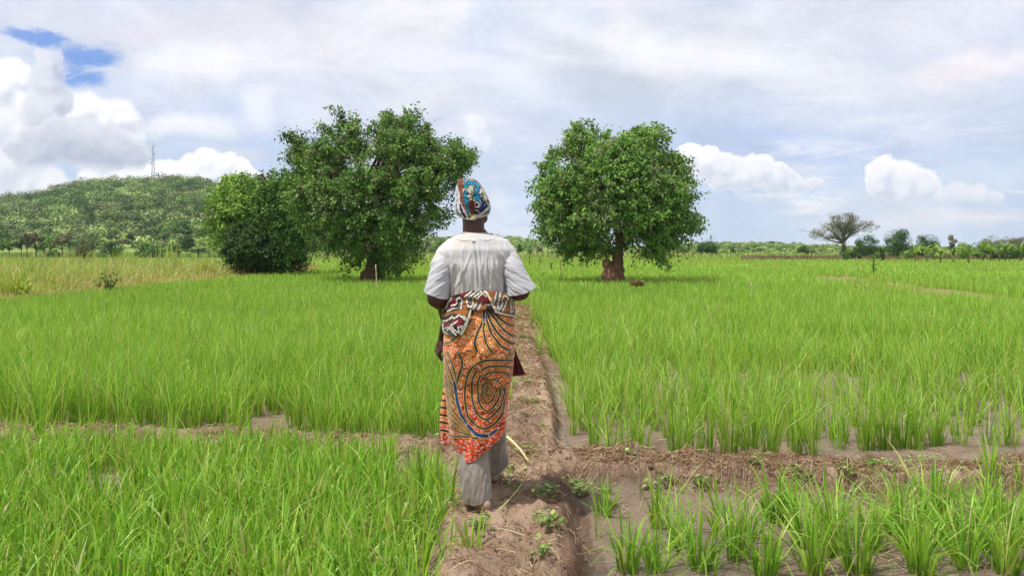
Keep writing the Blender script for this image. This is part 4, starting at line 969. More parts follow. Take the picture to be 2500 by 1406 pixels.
# ------------------------------------------------------------------ litter on the bunds
bs = Bag(); n = 2600
def on_bund(n, which, spread):
    poly = np.array(BUNDS[which][0]); seg = np.hypot(*np.diff(poly, axis=0).T); t = RS.rand(n * 3) * seg.sum(); cum = np.r_[0, seg.cumsum()]
    i = np.clip(np.searchsorted(cum, t) - 1, 0, len(seg) - 1); f = (t - cum[i]) / seg[i]
    p = poly[i] * (1 - f[:, None]) + poly[i + 1] * f[:, None] + RS.normal(0, spread, (n * 3, 2)); p = p[p[:, 1] > 2.6]
    return p[np.abs(p[:, 0]) < .66 * p[:, 1] + .2][:n]
for wh, nn, sp in ((0, 13000, .19), (1, 9500, .13), (2, 4500, .15), (1, 2600, .9)):
    p = on_bund(nn, wh, sp); cl_ = fbm(p * 3.2, 3, 41 + wh); p = p[cl_ > RS.uniform(.30, .62, len(p))]; nn = len(p)
    L = RS.uniform(.03, .17, nn); az = RS.uniform(0, 6.28, nn); wd = RS.uniform(.0012, .0032, nn) * np.clip(p[:, 1] / 5, 1, 2.5)
    dv = np.c_[np.cos(az), np.sin(az)]; nv = np.c_[-dv[:, 1], dv[:, 0]]; cv = RS.normal(0, .22, nn)
    V = np.zeros((nn, 8, 3)); tone = np.array([s2l((206, 184, 150)), s2l((170, 140, 112)), s2l((140, 108, 84)), s2l((156, 124, 98))])[RS.randint(0, 4, nn)] * RS.uniform(.75, 1.05, (nn, 1))
    lift = RS.uniform(.0, .03, nn)
    for k, t in enumerate((-.5, -.17, .17, .5)):
        xy = p + dv * (L * t)[:, None] + nv * (cv * L * (1 - 4 * t * t))[:, None]
        z = ground_z(xy) + .004 + lift * (1 - 4 * t * t) + (t > .4) * lift
        for s in (0, 1):
            V[:, k * 2 + s, :2] = xy + nv * (wd * (s - .5))[:, None]; V[:, k * 2 + s, 2] = z + s * wd * .8
    b = np.arange(nn)[:, None] * 8
    bs.add(V.reshape(-1, 3), np.concatenate([b + [0, 1, 3, 2], b + [2, 3, 5, 4], b + [4, 5, 7, 6]]), np.repeat(tone, 8, 0))
tag(bs.build('straw_litter', M_dry), 'dry straw and root litter strewn over the mud bunds', 'straw', kind='stuff')
# clods of earth, too many to count
bc = Bag()
for wh, nn, sp in ((0, 2600, .19), (1, 1600, .13), (2, 600, .13)):
    for (x, y) in on_bund(nn, wh, sp):
        r = RS.uniform(.004, .014) * (1 if RS.rand() < .93 else 2.0); 
        d = np.array([[1,1,1],[-1,1,1],[-1,-1,1],[1,-1,1],[1,1,-1],[-1,1,-1],[-1,-1,-1],[1,-1,-1]]) * .6 * RS.uniform(.5, 1.2, (8, 3))
        V = d * r + np.array([x, y, ground_z(np.array([[x, y]]))[0] + r * .1])
        bc.add(V, np.array([[0,1,2,3],[7,6,5,4],[0,4,5,1],[1,5,6,2],[2,6,7,3],[3,7,4,0]]), mudc * RS.uniform(.75, 1.05))
tag(bc.build('earth_clods', M_soil, smooth=True), 'crumbled brown earth clods along the bund edges', 'earth', kind='stuff')
# low weeds: individual rosettes
WG = 'small broad leaved weeds on the mud path'
def weed(px, py, z, s, seed, label=None, kind='mid', n=26):
    st = RS.get_state(); RS.seed(seed); Yd = (HC - z) * FPX / (py - HZ); x = (px - 1250) / FPX * Yd; zz = ground_z(np.array([[x, Yd]]))[0]
    b = Bag()
    for k in range(n):
        az = RS.uniform(0, 6.28); rr = s * math.sqrt(RS.rand()); c = np.array([rr * math.cos(az), rr * math.sin(az), 0])
        hh = RS.uniform(.010, .060); tube(b, [c * .8 + [0, 0, -.01], c + [0, 0, hh]], [.0015, .001], 3, gcols('light', 1)[0], cap=False)
        cl_ = gcols(kind if RS.rand() < .5 else 'light', 1)[0] * RS.uniform(.8, 1.3); L = RS.uniform(.018, .042); w_ = L * .62; a2 = RS.uniform(0, 6.28); t = RS.uniform(-.3, .6)
        d = np.array([math.cos(a2) * math.cos(t), math.sin(a2) * math.cos(t), math.sin(t)]); s_ = np.array([-math.sin(a2), math.cos(a2), 0]); o = c + [0, 0, hh]
        V = [o, o + d * L * .35 + s_ * w_ * .5, o + d * L * .35 + np.array([0, 0, -.003]), o + d * L * .35 - s_ * w_ * .5, o + d * L * .75 + s_ * w_ * .34, o + d * L * .78 - [0, 0, .004], o + d * L * .75 - s_ * w_ * .34, o + d * L - [0, 0, .006]]
        b.add(np.array(V), [np.array([[0, 2, 1], [0, 3, 2], [4, 5, 7], [5, 6, 7]]), np.array([[1, 2, 5, 4], [2, 3, 6, 5]])], cl_)
    o = b.build('weed', M_leaf); o.location = (x, Yd, zz)
    tag(o, label, 'weed', WG); RS.set_state(st)
weed(1395, 1160, .09, .13, 600, 'largest leafy weed patch where the cross bund meets the path', n=75)
weed(1240, 1150, .1, .11, 601, 'weed patch just right of the raised foot', n=55)
weed(1105, 1075, .06, .14, 602, 'weeds left of the skirt hem at the path edge', n=45)
weed(1105, 1200, .1, .07, 603, 'small weeds left of the trouser cuff', n=22)
wcount = {}
for q, (px, py, z, s, nn) in enumerate(sorted([(1300,985,.11,.10,30),(1275,940,.11,.12,36),(1320,1005,.1,.06,16),(1330,1050,.1,.05,12),(1480,1168,.09,.05,14),(1620,1150,.1,.06,14),(1712,1155,.1,.07,18),(1850,1150,.1,.06,16),(2130,1150,.1,.08,22),(2225,1110,.08,.1,30),(2280,1105,.08,.1,26),(2060,1160,.1,.06,14),(1795,1115,.1,.05,12),(1340,1290,.1,.09,22),(1330,1235,.06,.08,18),(1172,1318,.1,.05,8),(1290,1110,.1,.08,18),(1420,1180,.06,.05,14),(1540,1130,.08,.04,10),(2180,1155,.1,.06,14),(2400,1140,.1,.06,14),(1310,860,.1,.14,32),(1280,830,.1,.15,40),(1290,800,.1,.2,44),(1270,775,.1,.22,44),(1345,1330,.08,.05,10),(1320,1380,.1,.06,12),(700,1068,.06,.05,10),(1000,1105,.05,.07,16),(1040,1130,.08,.06,14),(1245,1190,.1,.06,14),(1330,1210,.1,.07,20),(1950,1165,.08,.06,12),(1590,1160,.09,.05,12)], key=lambda f: -f[1])):
    reg = 'on the far path right of the woman waist' if py < 900 else ('on the path right of the skirt' if px < 1350 and py < 1090 else ('at the left edge of the path' if px < 1100 else ('on the path near the bottom' if px < 1400 and py > 1185 else ('where path and bunds meet' if px < 1400 else 'on the right cross bund'))))
    wcount[reg] = wcount.get(reg, 0) + 1
    weed(px, py, z, s, 610 + q, 'low broad leaved weed %s, number %s of its patch' % (reg, ORD[wcount[reg] - 1]) if 0 else 'low leafy weed patch %s, %s nearest there' % (reg, ORD[wcount[reg] - 1]), n=int(max(16, nn) * 1.5))

# stakes, sticks, straw heaps
def stick(name, label, a, b, r0, r1, c, cat='stick', bend=.01):
    a = np.array(a); b = np.array(b); m = (a + b) / 2 + np.array([bend, 0, bend * .4]); g = Bag()
    tube(g, crsm(np.array([(0, *(a - a)), (1, *(m - a)), (2, *(b - a))]), 9)[:, 1:], np.linspace(r0, r1, 9), 7, np.array(s2l(c)), .18)
    o = g.build(name, M_wood, smooth=True); o.location = a; tag(o, label, cat)
def gp_(px, py, z=.09):
    Yd = (HC - z) * FPX / (py - HZ); x = (px - 1250) / FPX * Yd; return np.array([x, Yd, ground_z(np.array([[x, Yd]]))[0]])
a = gp_(1562, 1198, .06); stick('wooden_stake', 'grey weathered stake leaning in the right cross bund', a - [0, 0, .05], tuple(PX(1554, 1078, a[1] + .03)), .0075, .006, (150, 134, 120), 'stake')
a = gp_(1540, 1136, .05); stick('wooden_stake', 'short brown stake behind the grey one among the rice stems', a - [0, 0, .05], tuple(PX(1538, 1068, a[1])), .008, .007, (158, 128, 104), 'stake')
a = gp_(1292, 1140, .1); a2 = PX(1238, 1066, a[1] + .28); stick('bamboo_stick', 'pale yellow cut stalk lying on the path right of the woman', a + [0, 0, .012], (a2[0], a2[1], a2[2]), .0045, .011, (214, 208, 150))
a = gp_(1218, 1253, .11); stick('dry_stalk', 'thin green yellow stalk lying diagonally behind the heel', a + [0, 0, .01], gp_(1290, 1180, .1) + [0, 0, .03], .006, .003, (170, 180, 110))
a = gp_(1195, 1312, .1); stick('dry_stalk', 'pale flat stalk lying across the path below the woman', a + [0, 0, .008], gp_(1282, 1330, .1) + [0, 0, .02], .005, .003, (196, 190, 150))
a = gp_(1358, 1278, .04); stick('dry_stalk', 'short pale reed piece at the edge of the mud puddle', a + [0, 0, .01], gp_(1378, 1275, .04) + [0, 0, .012], .006, .005, (190, 160, 130))
for q, (px, y0, y1, Yd, lb) in enumerate([(917, 676, 646, 27, 'thin pale stake standing before the large spreading tree trunk'), (1368, 682, 636, 33, 'thin stake with bent top in the rice beside the big round tree'), (1833, 722, 690, 21, 'pale stake in the far right rice'), (2118, 715, 694, 24, 'short pale stake near the bare patch in the right field'), (2317, 735, 715, 22, 'short stake at the bare patch on the far right')]):
    t = PX(px, y1, Yd); stick('wooden_stake', lb, (t[0] + .02, Yd, 0), tuple(t), .022, .016, (206, 180, 146), 'stake', .02)
def straw_heap(label, px, Yd, z, rx, ry, rz, n, L, seed, name='straw_heap', cs=((200, 180, 140), (150, 124, 92)), wd=.006):
    st = RS.get_state(); RS.seed(seed); b = Bag()
    for k in range(n):
        d = RS.normal(size=3); d /= np.linalg.norm(d); c = d * np.array([rx, ry, rz]) * RS.rand() ** .4; c[2] = abs(c[2])
        az = RS.normal(0, .7) + (0 if RS.rand() < .7 else 1.5); e = RS.normal(0, .3); v = np.array([math.cos(az) * math.cos(e), math.sin(az) * math.cos(e), math.sin(e)]) * L * RS.uniform(.4, 1)
        t = RS.rand(); tube(b, [c - v / 2, c + [0, 0, .01], c + v / 2 - [0, 0, .02]], [wd, wd, wd * .5], 3, np.array(s2l(cs[0])) * t + np.array(s2l(cs[1])) * (1 - t), cap=False)
    o = b.build(name, M_dry); o.location = ((px - 1250) / FPX * Yd, Yd, z); tag(o, label, 'straw'); RS.set_state(st)
straw_heap('combed heap of dry uprooted straw lying on the left cross bund', 680, 5.85, .05, .14, .07, .05, 150, .26, 700, wd=.0028)
straw_heap('brown heap of dry stalks lying on top of the rice before the big round tree', 1556, 24.5, .44, .19, .14, .10, 150, .32, 701, cs=((176, 150, 104), (92, 72, 50)), wd=.012)
straw_heap('small tuft of dry grass over the right cross bund', 1790, 5.2, .09, .12, .06, .03, 70, .16, 702, wd=.0022)
straw_heap('tangle of dry roots on the right cross bund near the frame edge', 2420, 5.15, .09, .16, .07, .03, 90, .18, 703, wd=.0022, cs=((176, 150, 120), (130, 100, 80)))
stem_plant('field_weed', 'yellowish weed sprig rising behind the brown stalk heap', 1563, 25, .3, 8, 'lime', 710, .05, .22, .42, cat='weed')
# wild brown grass strip on the far right edge of the field
bb = Bag(); n = 26000; y = RS.uniform(122, 150, n); x = RS.uniform(.28, .62, n) * y; hh = RS.uniform(.3, .95, n) * (.55 + .8 * fbm(np.c_[x / 5., y / 9.], 2, 4))
t = RS.rand(n)[:, None]; blades(bb, np.c_[x, y, np.zeros(n)], hh, np.full(n, .09), RS.uniform(0, 6.28, n), np.abs(RS.normal(0, .5, n)), (np.array(s2l((156, 128, 108))) * t + np.array(s2l((128, 126, 76))) * (1 - t)) , .3)
tag(bb.build('dry_grass', M_dry), 'brownish dry grass strip along the far right field edge', 'grass', kind='stuff')
bb = Bag(); n = 16000; y = RS.uniform(150, 200, n); x = RS.uniform(-.66, .66, n) * y; hh = RS.uniform(.4, 1.5, n)
t = RS.rand(n)[:, None]; blades(bb, np.c_[x, y, np.zeros(n)], hh, np.full(n, .22), RS.uniform(0, 6.28, n), np.abs(RS.normal(0, .3, n)), (np.array(s2l((150, 170, 80))) * t + np.array(s2l((176, 190, 104))) * (1 - t)) , .4)
tag(bb.build('far_scrub', M_far), 'pale green scrub grass lining the far end of the field', 'scrub', kind='stuff')

# the air: thin even haze over everything
def haze():
    V = np.array([(x, y, z) for x in (-2300, 2300) for y in (-2300, 2300) for z in (-3.0, 95.0)], float)
    F = np.array([[0,1,3,2],[4,6,7,5],[0,4,5,1],[2,3,7,6],[0,2,6,4],[1,5,7,3]])
    m = bpy.data.materials.new('haze_air'); m.use_nodes = True; T = NT(m.node_tree); T.n.clear(); o = T.new('ShaderNodeOutputMaterial'); v = T.new('ShaderNodeVolumePrincipled')
    v.inputs['Color'].default_value = (.80, .88, 1.0, 1); v.inputs['Density'].default_value = .0002; v.inputs['Anisotropy'].default_value = .2
    T.l.new(v.outputs[0], o.inputs['Volume']); h = mesh_np('haze', V, [F], m); tag(h, kind='stuff')
haze()

# ------------------------------------------------------------------ the woman
YP = 4.35
def w3(px, py, Yd=YP): return np.array([(px - 1250) / FPX * Yd, Yd, HC - (py - HZ) / FPX * Yd])
ORG = np.array([w3(1165, 0)[0], YP, .10])
woman = empty('person', tuple(ORG))
tag(woman, 'woman seen from behind walking the path in white shirt, patterned headwrap and orange skirt', 'person')
def worley(p, seed=0):
    i = np.floor(p).astype(np.int64); best = np.full(len(p), 9.0)
    for dx in (-1, 0, 1):
        for dy in (-1, 0, 1):
            c = i + [dx, dy]; hh = (c[:, 0] * 73856093 ^ c[:, 1] * 19349663 ^ seed * 7919) & 0x7fffffff
            hh = (hh * 1103515245 + 12345) & 0x7fffffff; jx = (hh & 0xfff) / 4095.0; hh = (hh * 1103515245 + 12345) & 0x7fffffff; jy = ((hh >> 8) & 0xfff) / 4095.0
            best = np.minimum(best, np.hypot(c[:, 0] + jx - p[:, 0], c[:, 1] + jy - p[:, 1]))
    return best
def loft(rows, top, bot, nphi, nrow, colf=None, dispf=None, phi0=-math.pi, phi1=math.pi, closed=True, ex=1.0, off=0.0):
    """rows: (py, xl, xr, back depth, front depth, Y centre); top/bot: row functions of nominal px; returns V,F,C"""
    rows = np.array(rows, float)
    ph = np.linspace(phi0, phi1, nphi, endpoint=not closed); t = np.linspace(0, 1, nrow)
    PH, TT = np.meshgrid(ph, t)
    pym = rows[:, 0].mean(); xl = np.interp(pym, rows[:, 0], rows[:, 1]); xr = np.interp(pym, rows[:, 0], rows[:, 2])
    nom = (xl + xr) / 2 + (xr - xl) / 2 * np.sin(PH); back = np.cos(PH)
    t0 = top(nom, back) if callable(top) else np.full_like(nom, top); b0 = bot(nom, back) if callable(bot) else np.full_like(nom, bot)
    py = t0 + (b0 - t0) * TT
    fine = crsm(rows, 300); g = lambda k: np.interp(py, fine[:, 0], fine[:, k])
    XL, XR, DB, DF, YC = g(1), g(2), g(3), g(4), g(5)
    s = np.sin(PH); c = np.cos(PH)
    if ex != 1.0: s = np.sign(s) * np.abs(s) ** ex; c = np.sign(c) * np.abs(c) ** ex
    px = (XL + XR) / 2 + (XR - XL) / 2 * s
    d = np.where(c > 0, DB, DF)
    x = (px - 1250) / FPX * YC; y = YC - d * c; z = HC - (py - HZ) / FPX * YC
    # pattern coordinate: linear continuation past the sides, then folded back
    sl = np.where(np.abs(PH) < 1.15, np.sin(PH), np.sign(PH) * (math.sin(1.15) + (np.abs(PH) - 1.15) * .55))
    pxp = (XL + XR) / 2 + (XR - XL) / 2 * sl
    nx_ = s * (c ** 2 * 0 + 1); N = np.stack([s * d, -c * (XR - XL) / 2 * YC / FPX, 0 * s], -1); N /= np.linalg.norm(N, axis=-1)[..., None] + 1e-9
    V = np.stack([x, y, z], -1)
    disp = np.full_like(x, off)
    if dispf is not None: disp = disp + dispf(pxp, py, PH)
    V = V + N * disp[..., None]
    C = colf(pxp.ravel(), py.ravel(), PH.ravel()) if colf is not None else np.full((V.size // 3, 3), .5)
    i, j = np.meshgrid(np.arange(nrow - 1), np.arange(nphi if closed else nphi - 1), indexing='ij'); i = i.ravel(); j = j.ravel(); j2 = (j + 1) % nphi
    F = np.c_[i * nphi + j, (i + 1) * nphi + j, (i + 1) * nphi + j2, i * nphi + j2]
    return V.reshape(-1, 3) - ORG, F, C
def part(name, V, F, C, mat, thick=0.0, parent=woman, label=None):
    o = mesh_np(name, V, F if isinstance(F, list) else [F], mat, C, True, parent)
    if thick:
        md = o.modifiers.new('thickness', 'SOLIDIFY'); md.thickness = thick; md.offset = -1
    if label: o['label'] = label
    return o
def fold(P, pl, a, w):
    q, s = segdist(P, pl); pl_ = np.array(pl, float); L = np.hypot(*np.diff(pl_, axis=0).T).sum()
    return a * np.exp(-(q / w) ** 2) * np.clip(np.sin(np.pi * np.clip(s / L, 0, 1)), 0, 1) ** .6
def cloth(name, rough=.85, var=.06, bump=.25, bs=900, sheen=.2, bd=.0008): return mat_attr(name, rough, .2, var=var, vscale=14, bump=bump, bscale=bs, sheen=sheen, bdist=bd)
M_skirt = cloth('printed_cotton', .75); M_shirt = cloth('shirt_jersey', .9, .05, .3, 420); M_trous = cloth('grey_twill', .9, .08, .15, 500); M_wrap = cloth('scarf_cloth', .7)
M_skin = mat_attr('skin', .48, .45, var=.10, vscale=25, bump=.12, bscale=260, bdist=.001)
cs = lambda *c: np.array(s2l(c))
def lay(C, m, c):
    m = np.clip(m, 0, 1)[:, None]; return C * (1 - m) + np.asarray(c) * m

# printed wax cotton of the skirt; Q = cloth units (about 0.5 mm)
def toA(px, py): return np.c_[(px - 1000) / .2418, (py - 680) / .2418]
LOW = lambda l: [(x, y + 1075) for x, y in l]
BANDS = [([(650,300),(640,380),(600,450),(560,500),(480,570),(420,620),(350,645)],10),([(750,300),(740,420),(715,480),(690,540),(672,600),(680,650),(695,690)],15),
 ([(770,330),(765,420),(755,480),(765,540),(785,610),(815,670),(850,705)],12),([(775,350),(800,440),(840,530),(890,600),(940,660),(1005,700)],13),([(785,310),(820,400),(880,500),(940,570),(1000,620),(1055,645)],15),
 ([(800,300),(870,390),(940,480),(1000,540),(1065,575)],14),([(830,300),(900,370),(980,440),(1060,470)],13),([(870,310),(950,350),(1055,385)],10),
 ([(515,720),(540,780),(545,840),(520,920),(495,1000),(480,1060)],14),([(400,735),(440,800),(460,870),(480,960)],11),([(355,770),(400,850),(430,930),(460,1010)],10),
 ([(350,840),(400,940),(440,1030),(480,1120)],7),([(350,910),(400,1010),(450,1100),(500,1190)],7),([(355,980),(420,1100),(500,1230),(550,1340)],8),([(360,1050),(430,1170),(520,1300),(600,1410)],7),
 ([(370,1130),(440,1260),(540,1390),(620,1470)],8),([(375,1200),(460,1340),(560,1440),(640,1500)],7),([(385,1280),(470,1400),(570,1480),(650,1520)],8),([(390,1360),(480,1440),(570,1490),(640,1515)],7),([(400,1460),(495,1495),(640,1520)],9),
 ([(430,1565),(480,1548),(600,1538),(700,1545),(790,1545)],11),
 ([(1050,820),(1000,800),(900,785),(780,785),(700,815),(650,850),(600,930),(580,1020),(570,1120),(580,1230),(600,1325),(660,1405),(740,1450),(800,1450),(870,1405),(930,1305),(960,1195),(975,1100)],13),
 ([(1040,890),(980,860),(880,845),(790,850),(740,880)],13),([(690,890),(650,970),(640,1080),(650,1190),(680,1280),(730,1345),(790,1365),(850,1330),(910,1250),(950,1160),(965,1080)],13),
 ([(1005,970),(960,920),(880,905),(800,910),(765,940)],12),([(725,940),(700,1000),(700,1100),(710,1190),(750,1260),(800,1285),(850,1250),(890,1180),(930,1090)],12),
 ([(880,1110),(912,1080),(915,1030),(880,985),(830,975),(780,1000),(745,1060),(745,1140),(770,1190),(800,1210),(840,1180),(860,1120)],11),([(850,1060),(830,1020),(790,1020),(765,1070),(765,1120),(790,1145),(820,1130),(825,1080),(800,1050),(795,1100)],8),
 ([(1055,730),(1000,760),(960,770)],8)]
for yy in (1240, 1310, 1390, 1470, 1540): BANDS.append(([(240, yy + 5), (320, yy - 8)], 9))
BANDS_S = [(crsm(np.c_[np.arange(len(p_)), np.array(p_, float)], len(p_) * 4)[:, 1:] if len(p_) > 2 else np.array(p_, float), w) for p_, w in BANDS]
BLUE = [([(760,305),(757,400)],12),([(465,1010),(480,1100),(500,1220),(535,1330),(600,1430),(660,1500),(740,1535),(820,1520),(870,1480)],15),([(600,1430),(690,1510),(790,1530)],18)]
def skirt_col(px, py, ph=None):
    lo, hi = 1082., 1257.; q = (px - lo) / (hi - lo); q = np.abs((q + 1) % 2 - 1) if False else np.where(q < 0, -q, np.where(q > 1, 2 - q, q)); q = np.clip(q, 0, 1); px = lo + q * (hi - lo)
    Q = toA(px, py); n = fbm(Q / 160., 3, 3); dn = sst(Q[:, 1], 500, 1700)
    org = cs(240, 122, 46) ; yel = cs(246, 170, 76); red = cs(230, 68, 34)
    C = lay(np.tile(org, (len(Q), 1)), (1 - dn) * .6 * sst(n, .4, .65), yel); C = lay(C, dn * .9, red)
    C = lay(C, ((Q[:, 0] < 470) & (Q[:, 1] > 800)) * .6, yel)
    wv = Q + (np.c_[fbm(Q / 40., 2, 5), fbm(Q / 40., 2, 6)] - .5) * 26
    C = lay(C, (1 - sst(worley(wv / 31., 1), .24, .38)) * (.35 + .55 * vnoise(Q / 60., 8)), cs(248, 226, 196))
    C = lay(C, (1 - sst(worley(wv / 25. + 40, 2), .10, .22)) * .6, cs(176, 60, 22))
    wq = Q + (np.c_[fbm(Q / 90., 3, 15), fbm(Q / 90., 3, 16)] - .5) * 150
    v1 = np.abs(np.sin(wq[:, 1] / 34. + .6 * np.sin(wq[:, 0] / 75.))); v2 = np.abs(np.sin((wq[:, 0] * .55 + wq[:, 1]) / 58. + 1.3))
    vein = np.maximum(1 - sst(v1, .10, .20), 1 - sst(v2, .06, .13)) * (sst(fbm(Q / 70., 2, 9), .34, .44))
    C = lay(C, vein * 1.0, cs(112, 22, 16))
    yn = sst(n, .4, .5)
    near = np.full(len(Q), 1e9)
    for pl, w in BANDS_S:
        w = w * .74; d, s = segdist(Q, pl); near = np.minimum(near, d - w)
        tick = (np.sin(s / 4.2) > -.1)
        C = lay(C, ((d > w + 6) & (d < w + 15) & tick) * .75, cs(40, 30, 26))
        C = lay(C, (1 - sst(d, w + 4, w + 8)), cs(238, 188, 96))
        core = 1 - sst(d, w - 1, w + 2); C = lay(C, core, cs(26, 28, 42))
        C = lay(C, ((d < w * .38) & (np.sin(s / 3.6) > .2)) * .65, cs(120, 124, 150))
    for pl, w in BLUE:
        d, s = segdist(Q, pl); C = lay(C, 1 - sst(d, w + 3, w + 7), cs(236, 190, 84)); C = lay(C, 1 - sst(d, w - 2, w + 2), cs(22, 50, 112))
        C = lay(C, (1 - sst(worley(Q / 9., 4), .2, .3)) * (d < w) * .7, cs(90, 140, 200))
    return C
HEM = np.array([(1075,1085),(1104,1085),(1112,1098),(1121,1113),(1140,1115),(1164,1109),(1193,1087),(1212,1070),(1227,1058),(1236,1046),(1260,1040)], float)
SK = [(745,1090,1250,.115,.12,4.36),(800,1084,1257,.165,.13,4.36),(840,1083,1258,.185,.14,4.36),(880,1083,1254,.175,.15,4.365),(940,1083,1246,.145,.16,4.38),(1000,1090,1239,.145,.25,4.39),(1045,1097,1236,.145,.28,4.39),(1085,1107,1230,.145,.29,4.39),(1120,1116,1226,.145,.29,4.39)]
def sk_bot(nom, back):
    return np.where(back > -.15, np.interp(1108 + (nom - 1083) * (1238 - 1108) / (1246 - 1083), HEM[:, 0], HEM[:, 1]), np.interp(nom, [1085, 1250], [1080, 1045]))
def sk_disp(px, py, ph):
    P = np.c_[px.ravel(), py.ravel()]; d = np.zeros(len(P))
    r = P - [1193, 934]; rr = np.hypot(*r.T); an = np.arctan2(r[:, 1], r[:, 0])
    d += -.016 * np.exp(-(rr / 13) ** 2) + .006 * np.sin(an * 5 + rr / 14) * np.exp(-((rr - 26) / 20) ** 2) * (np.abs(ph.ravel()) < 1.5)
    for pl, a, w in [([(1160,880),(1180,905),(1215,930),(1240,945)], .009, 6), ([(1245,800),(1225,870),(1205,920)], .006, 10), ([(1150,760),(1120,840),(1100,900)], .005, 9), ([(1175,760),(1170,830),(1160,880)], -.005, 7), ([(1215,960),(1225,1010),(1228,1055)], .008, 7), ([(1195,960),(1185,1030),(1165,1105)], .006, 9), ([(1170,990),(1150,1050),(1135,1110)], -.007, 8), ([(1100,900),(1110,1000),(1125,1110)], .006, 7),
       ([(1225,770),(1190,830),(1150,860)], -.004, 9), ([(1240,870),(1215,895),(1195,925)], -.008, 5), ([(1190,945),(1215,955),(1240,950)], .009, 5), ([(1150,930),(1175,935),(1192,932)], -.005, 6)]:
        d += fold(P, pl, a, w)
    d = d * 1.35 + .012 * (fbm(P / 30., 3, 12) - .5) + .006 * np.sin(P[:, 0] / 9. + P[:, 1] / 60.) * sst(P[:, 1], 950, 1080)
    return d.reshape(px.shape)
V, F, C = loft(SK, 748, sk_bot, 560, 330, skirt_col, sk_disp)
skirt = part('wrap_skirt', V, F, C, M_skirt, .0025)
# red selvedge lines and the loose under layer at the left
def sheet(name, P4, nu, nv, colf, mat, thick=.002, wav=.006, seed=1, label=None, parent=woman, curve=0.0, freq=2.2):
    """P4: rows of (px,py,Y) points; each row a polyline resampled across"""
    rows = []
    for r in P4:
        r = np.array(r, float); s = np.linspace(0, 1, len(r)); t = np.linspace(0, 1, nu); rows.append(np.stack([np.interp(t, s, r[:, k]) for k in range(3)], 1))
    rows = np.array(rows); s = np.linspace(0, 1, len(rows)); t = np.linspace(0, 1, nv)
    G_ = np.stack([np.stack([np.interp(t, s, rows[:, u, k]) for k in range(3)], 1) for u in range(nu)], 1)  # nv,nu,3
    px, py, Yd = G_[..., 0], G_[..., 1], G_[..., 2]
    U = np.linspace(0, 1, nu)[None, :]; T_ = np.linspace(0, 1, nv)[:, None]
    Yd = Yd + wav * np.sin(U * 6.28 * freq + T_ * 1.5 + seed) + curve * (2 * U - 1) ** 2
    V = np.stack([(px - 1250) / FPX * Yd, Yd, HC - (py - HZ) / FPX * Yd], -1).reshape(-1, 3) - ORG
    i, j = np.meshgrid(np.arange(nv - 1), np.arange(nu - 1), indexing='ij'); i = i.ravel(); j = j.ravel()
    F = np.c_[i * nu + j, (i + 1) * nu + j, (i + 1) * nu + j + 1, i * nu + j + 1]
    return part(name, V, F, colf(px.ravel(), py.ravel()), mat, thick, parent, label)
def layer_col(px, py):
    C = skirt_col(px + 60, py + 20); Q = toA(px, py); dn = sst(Q[:, 1], 1100, 1650); C = lay(np.tile(cs(236, 128, 56), (len(Q), 1)), dn, cs(206, 56, 34))
    C = lay(C, (1 - sst(worley(Q / 25., 7), .25, .38)) * .8, cs(244, 216, 190)); yy = Q[:, 1] + 12 * np.sin(Q[:, 0] / 40.)
    for b_ in (960, 1030, 1100, 1170, 1240, 1310, 1385, 1460, 1540): d = np.abs(yy - b_); C = lay(C, 1 - sst(d, 14, 19), cs(246, 196, 96)); C = lay(C, 1 - sst(d, 10, 13), cs(28, 24, 34))
    v = np.abs(np.sin(Q[:, 1] / 17. + np.sin(Q[:, 0] / 20.))); return lay(C, (1 - sst(v, .1, .2)) * (yy > 1560), cs(90, 16, 14))
sheet('skirt_layer', [[(1086,890,4.36),(1110,890,4.34)],[(1082,950,4.36),(1110,950,4.34)],[(1073,1010,4.37),(1112,1008,4.345)],[(1073,1050,4.37),(1114,1046,4.345)],[(1077,1088,4.37),(1116,1077,4.345)]], 40, 160, layer_col, M_skirt, .002, .004, label='loose lower layer of the wrap skirt')

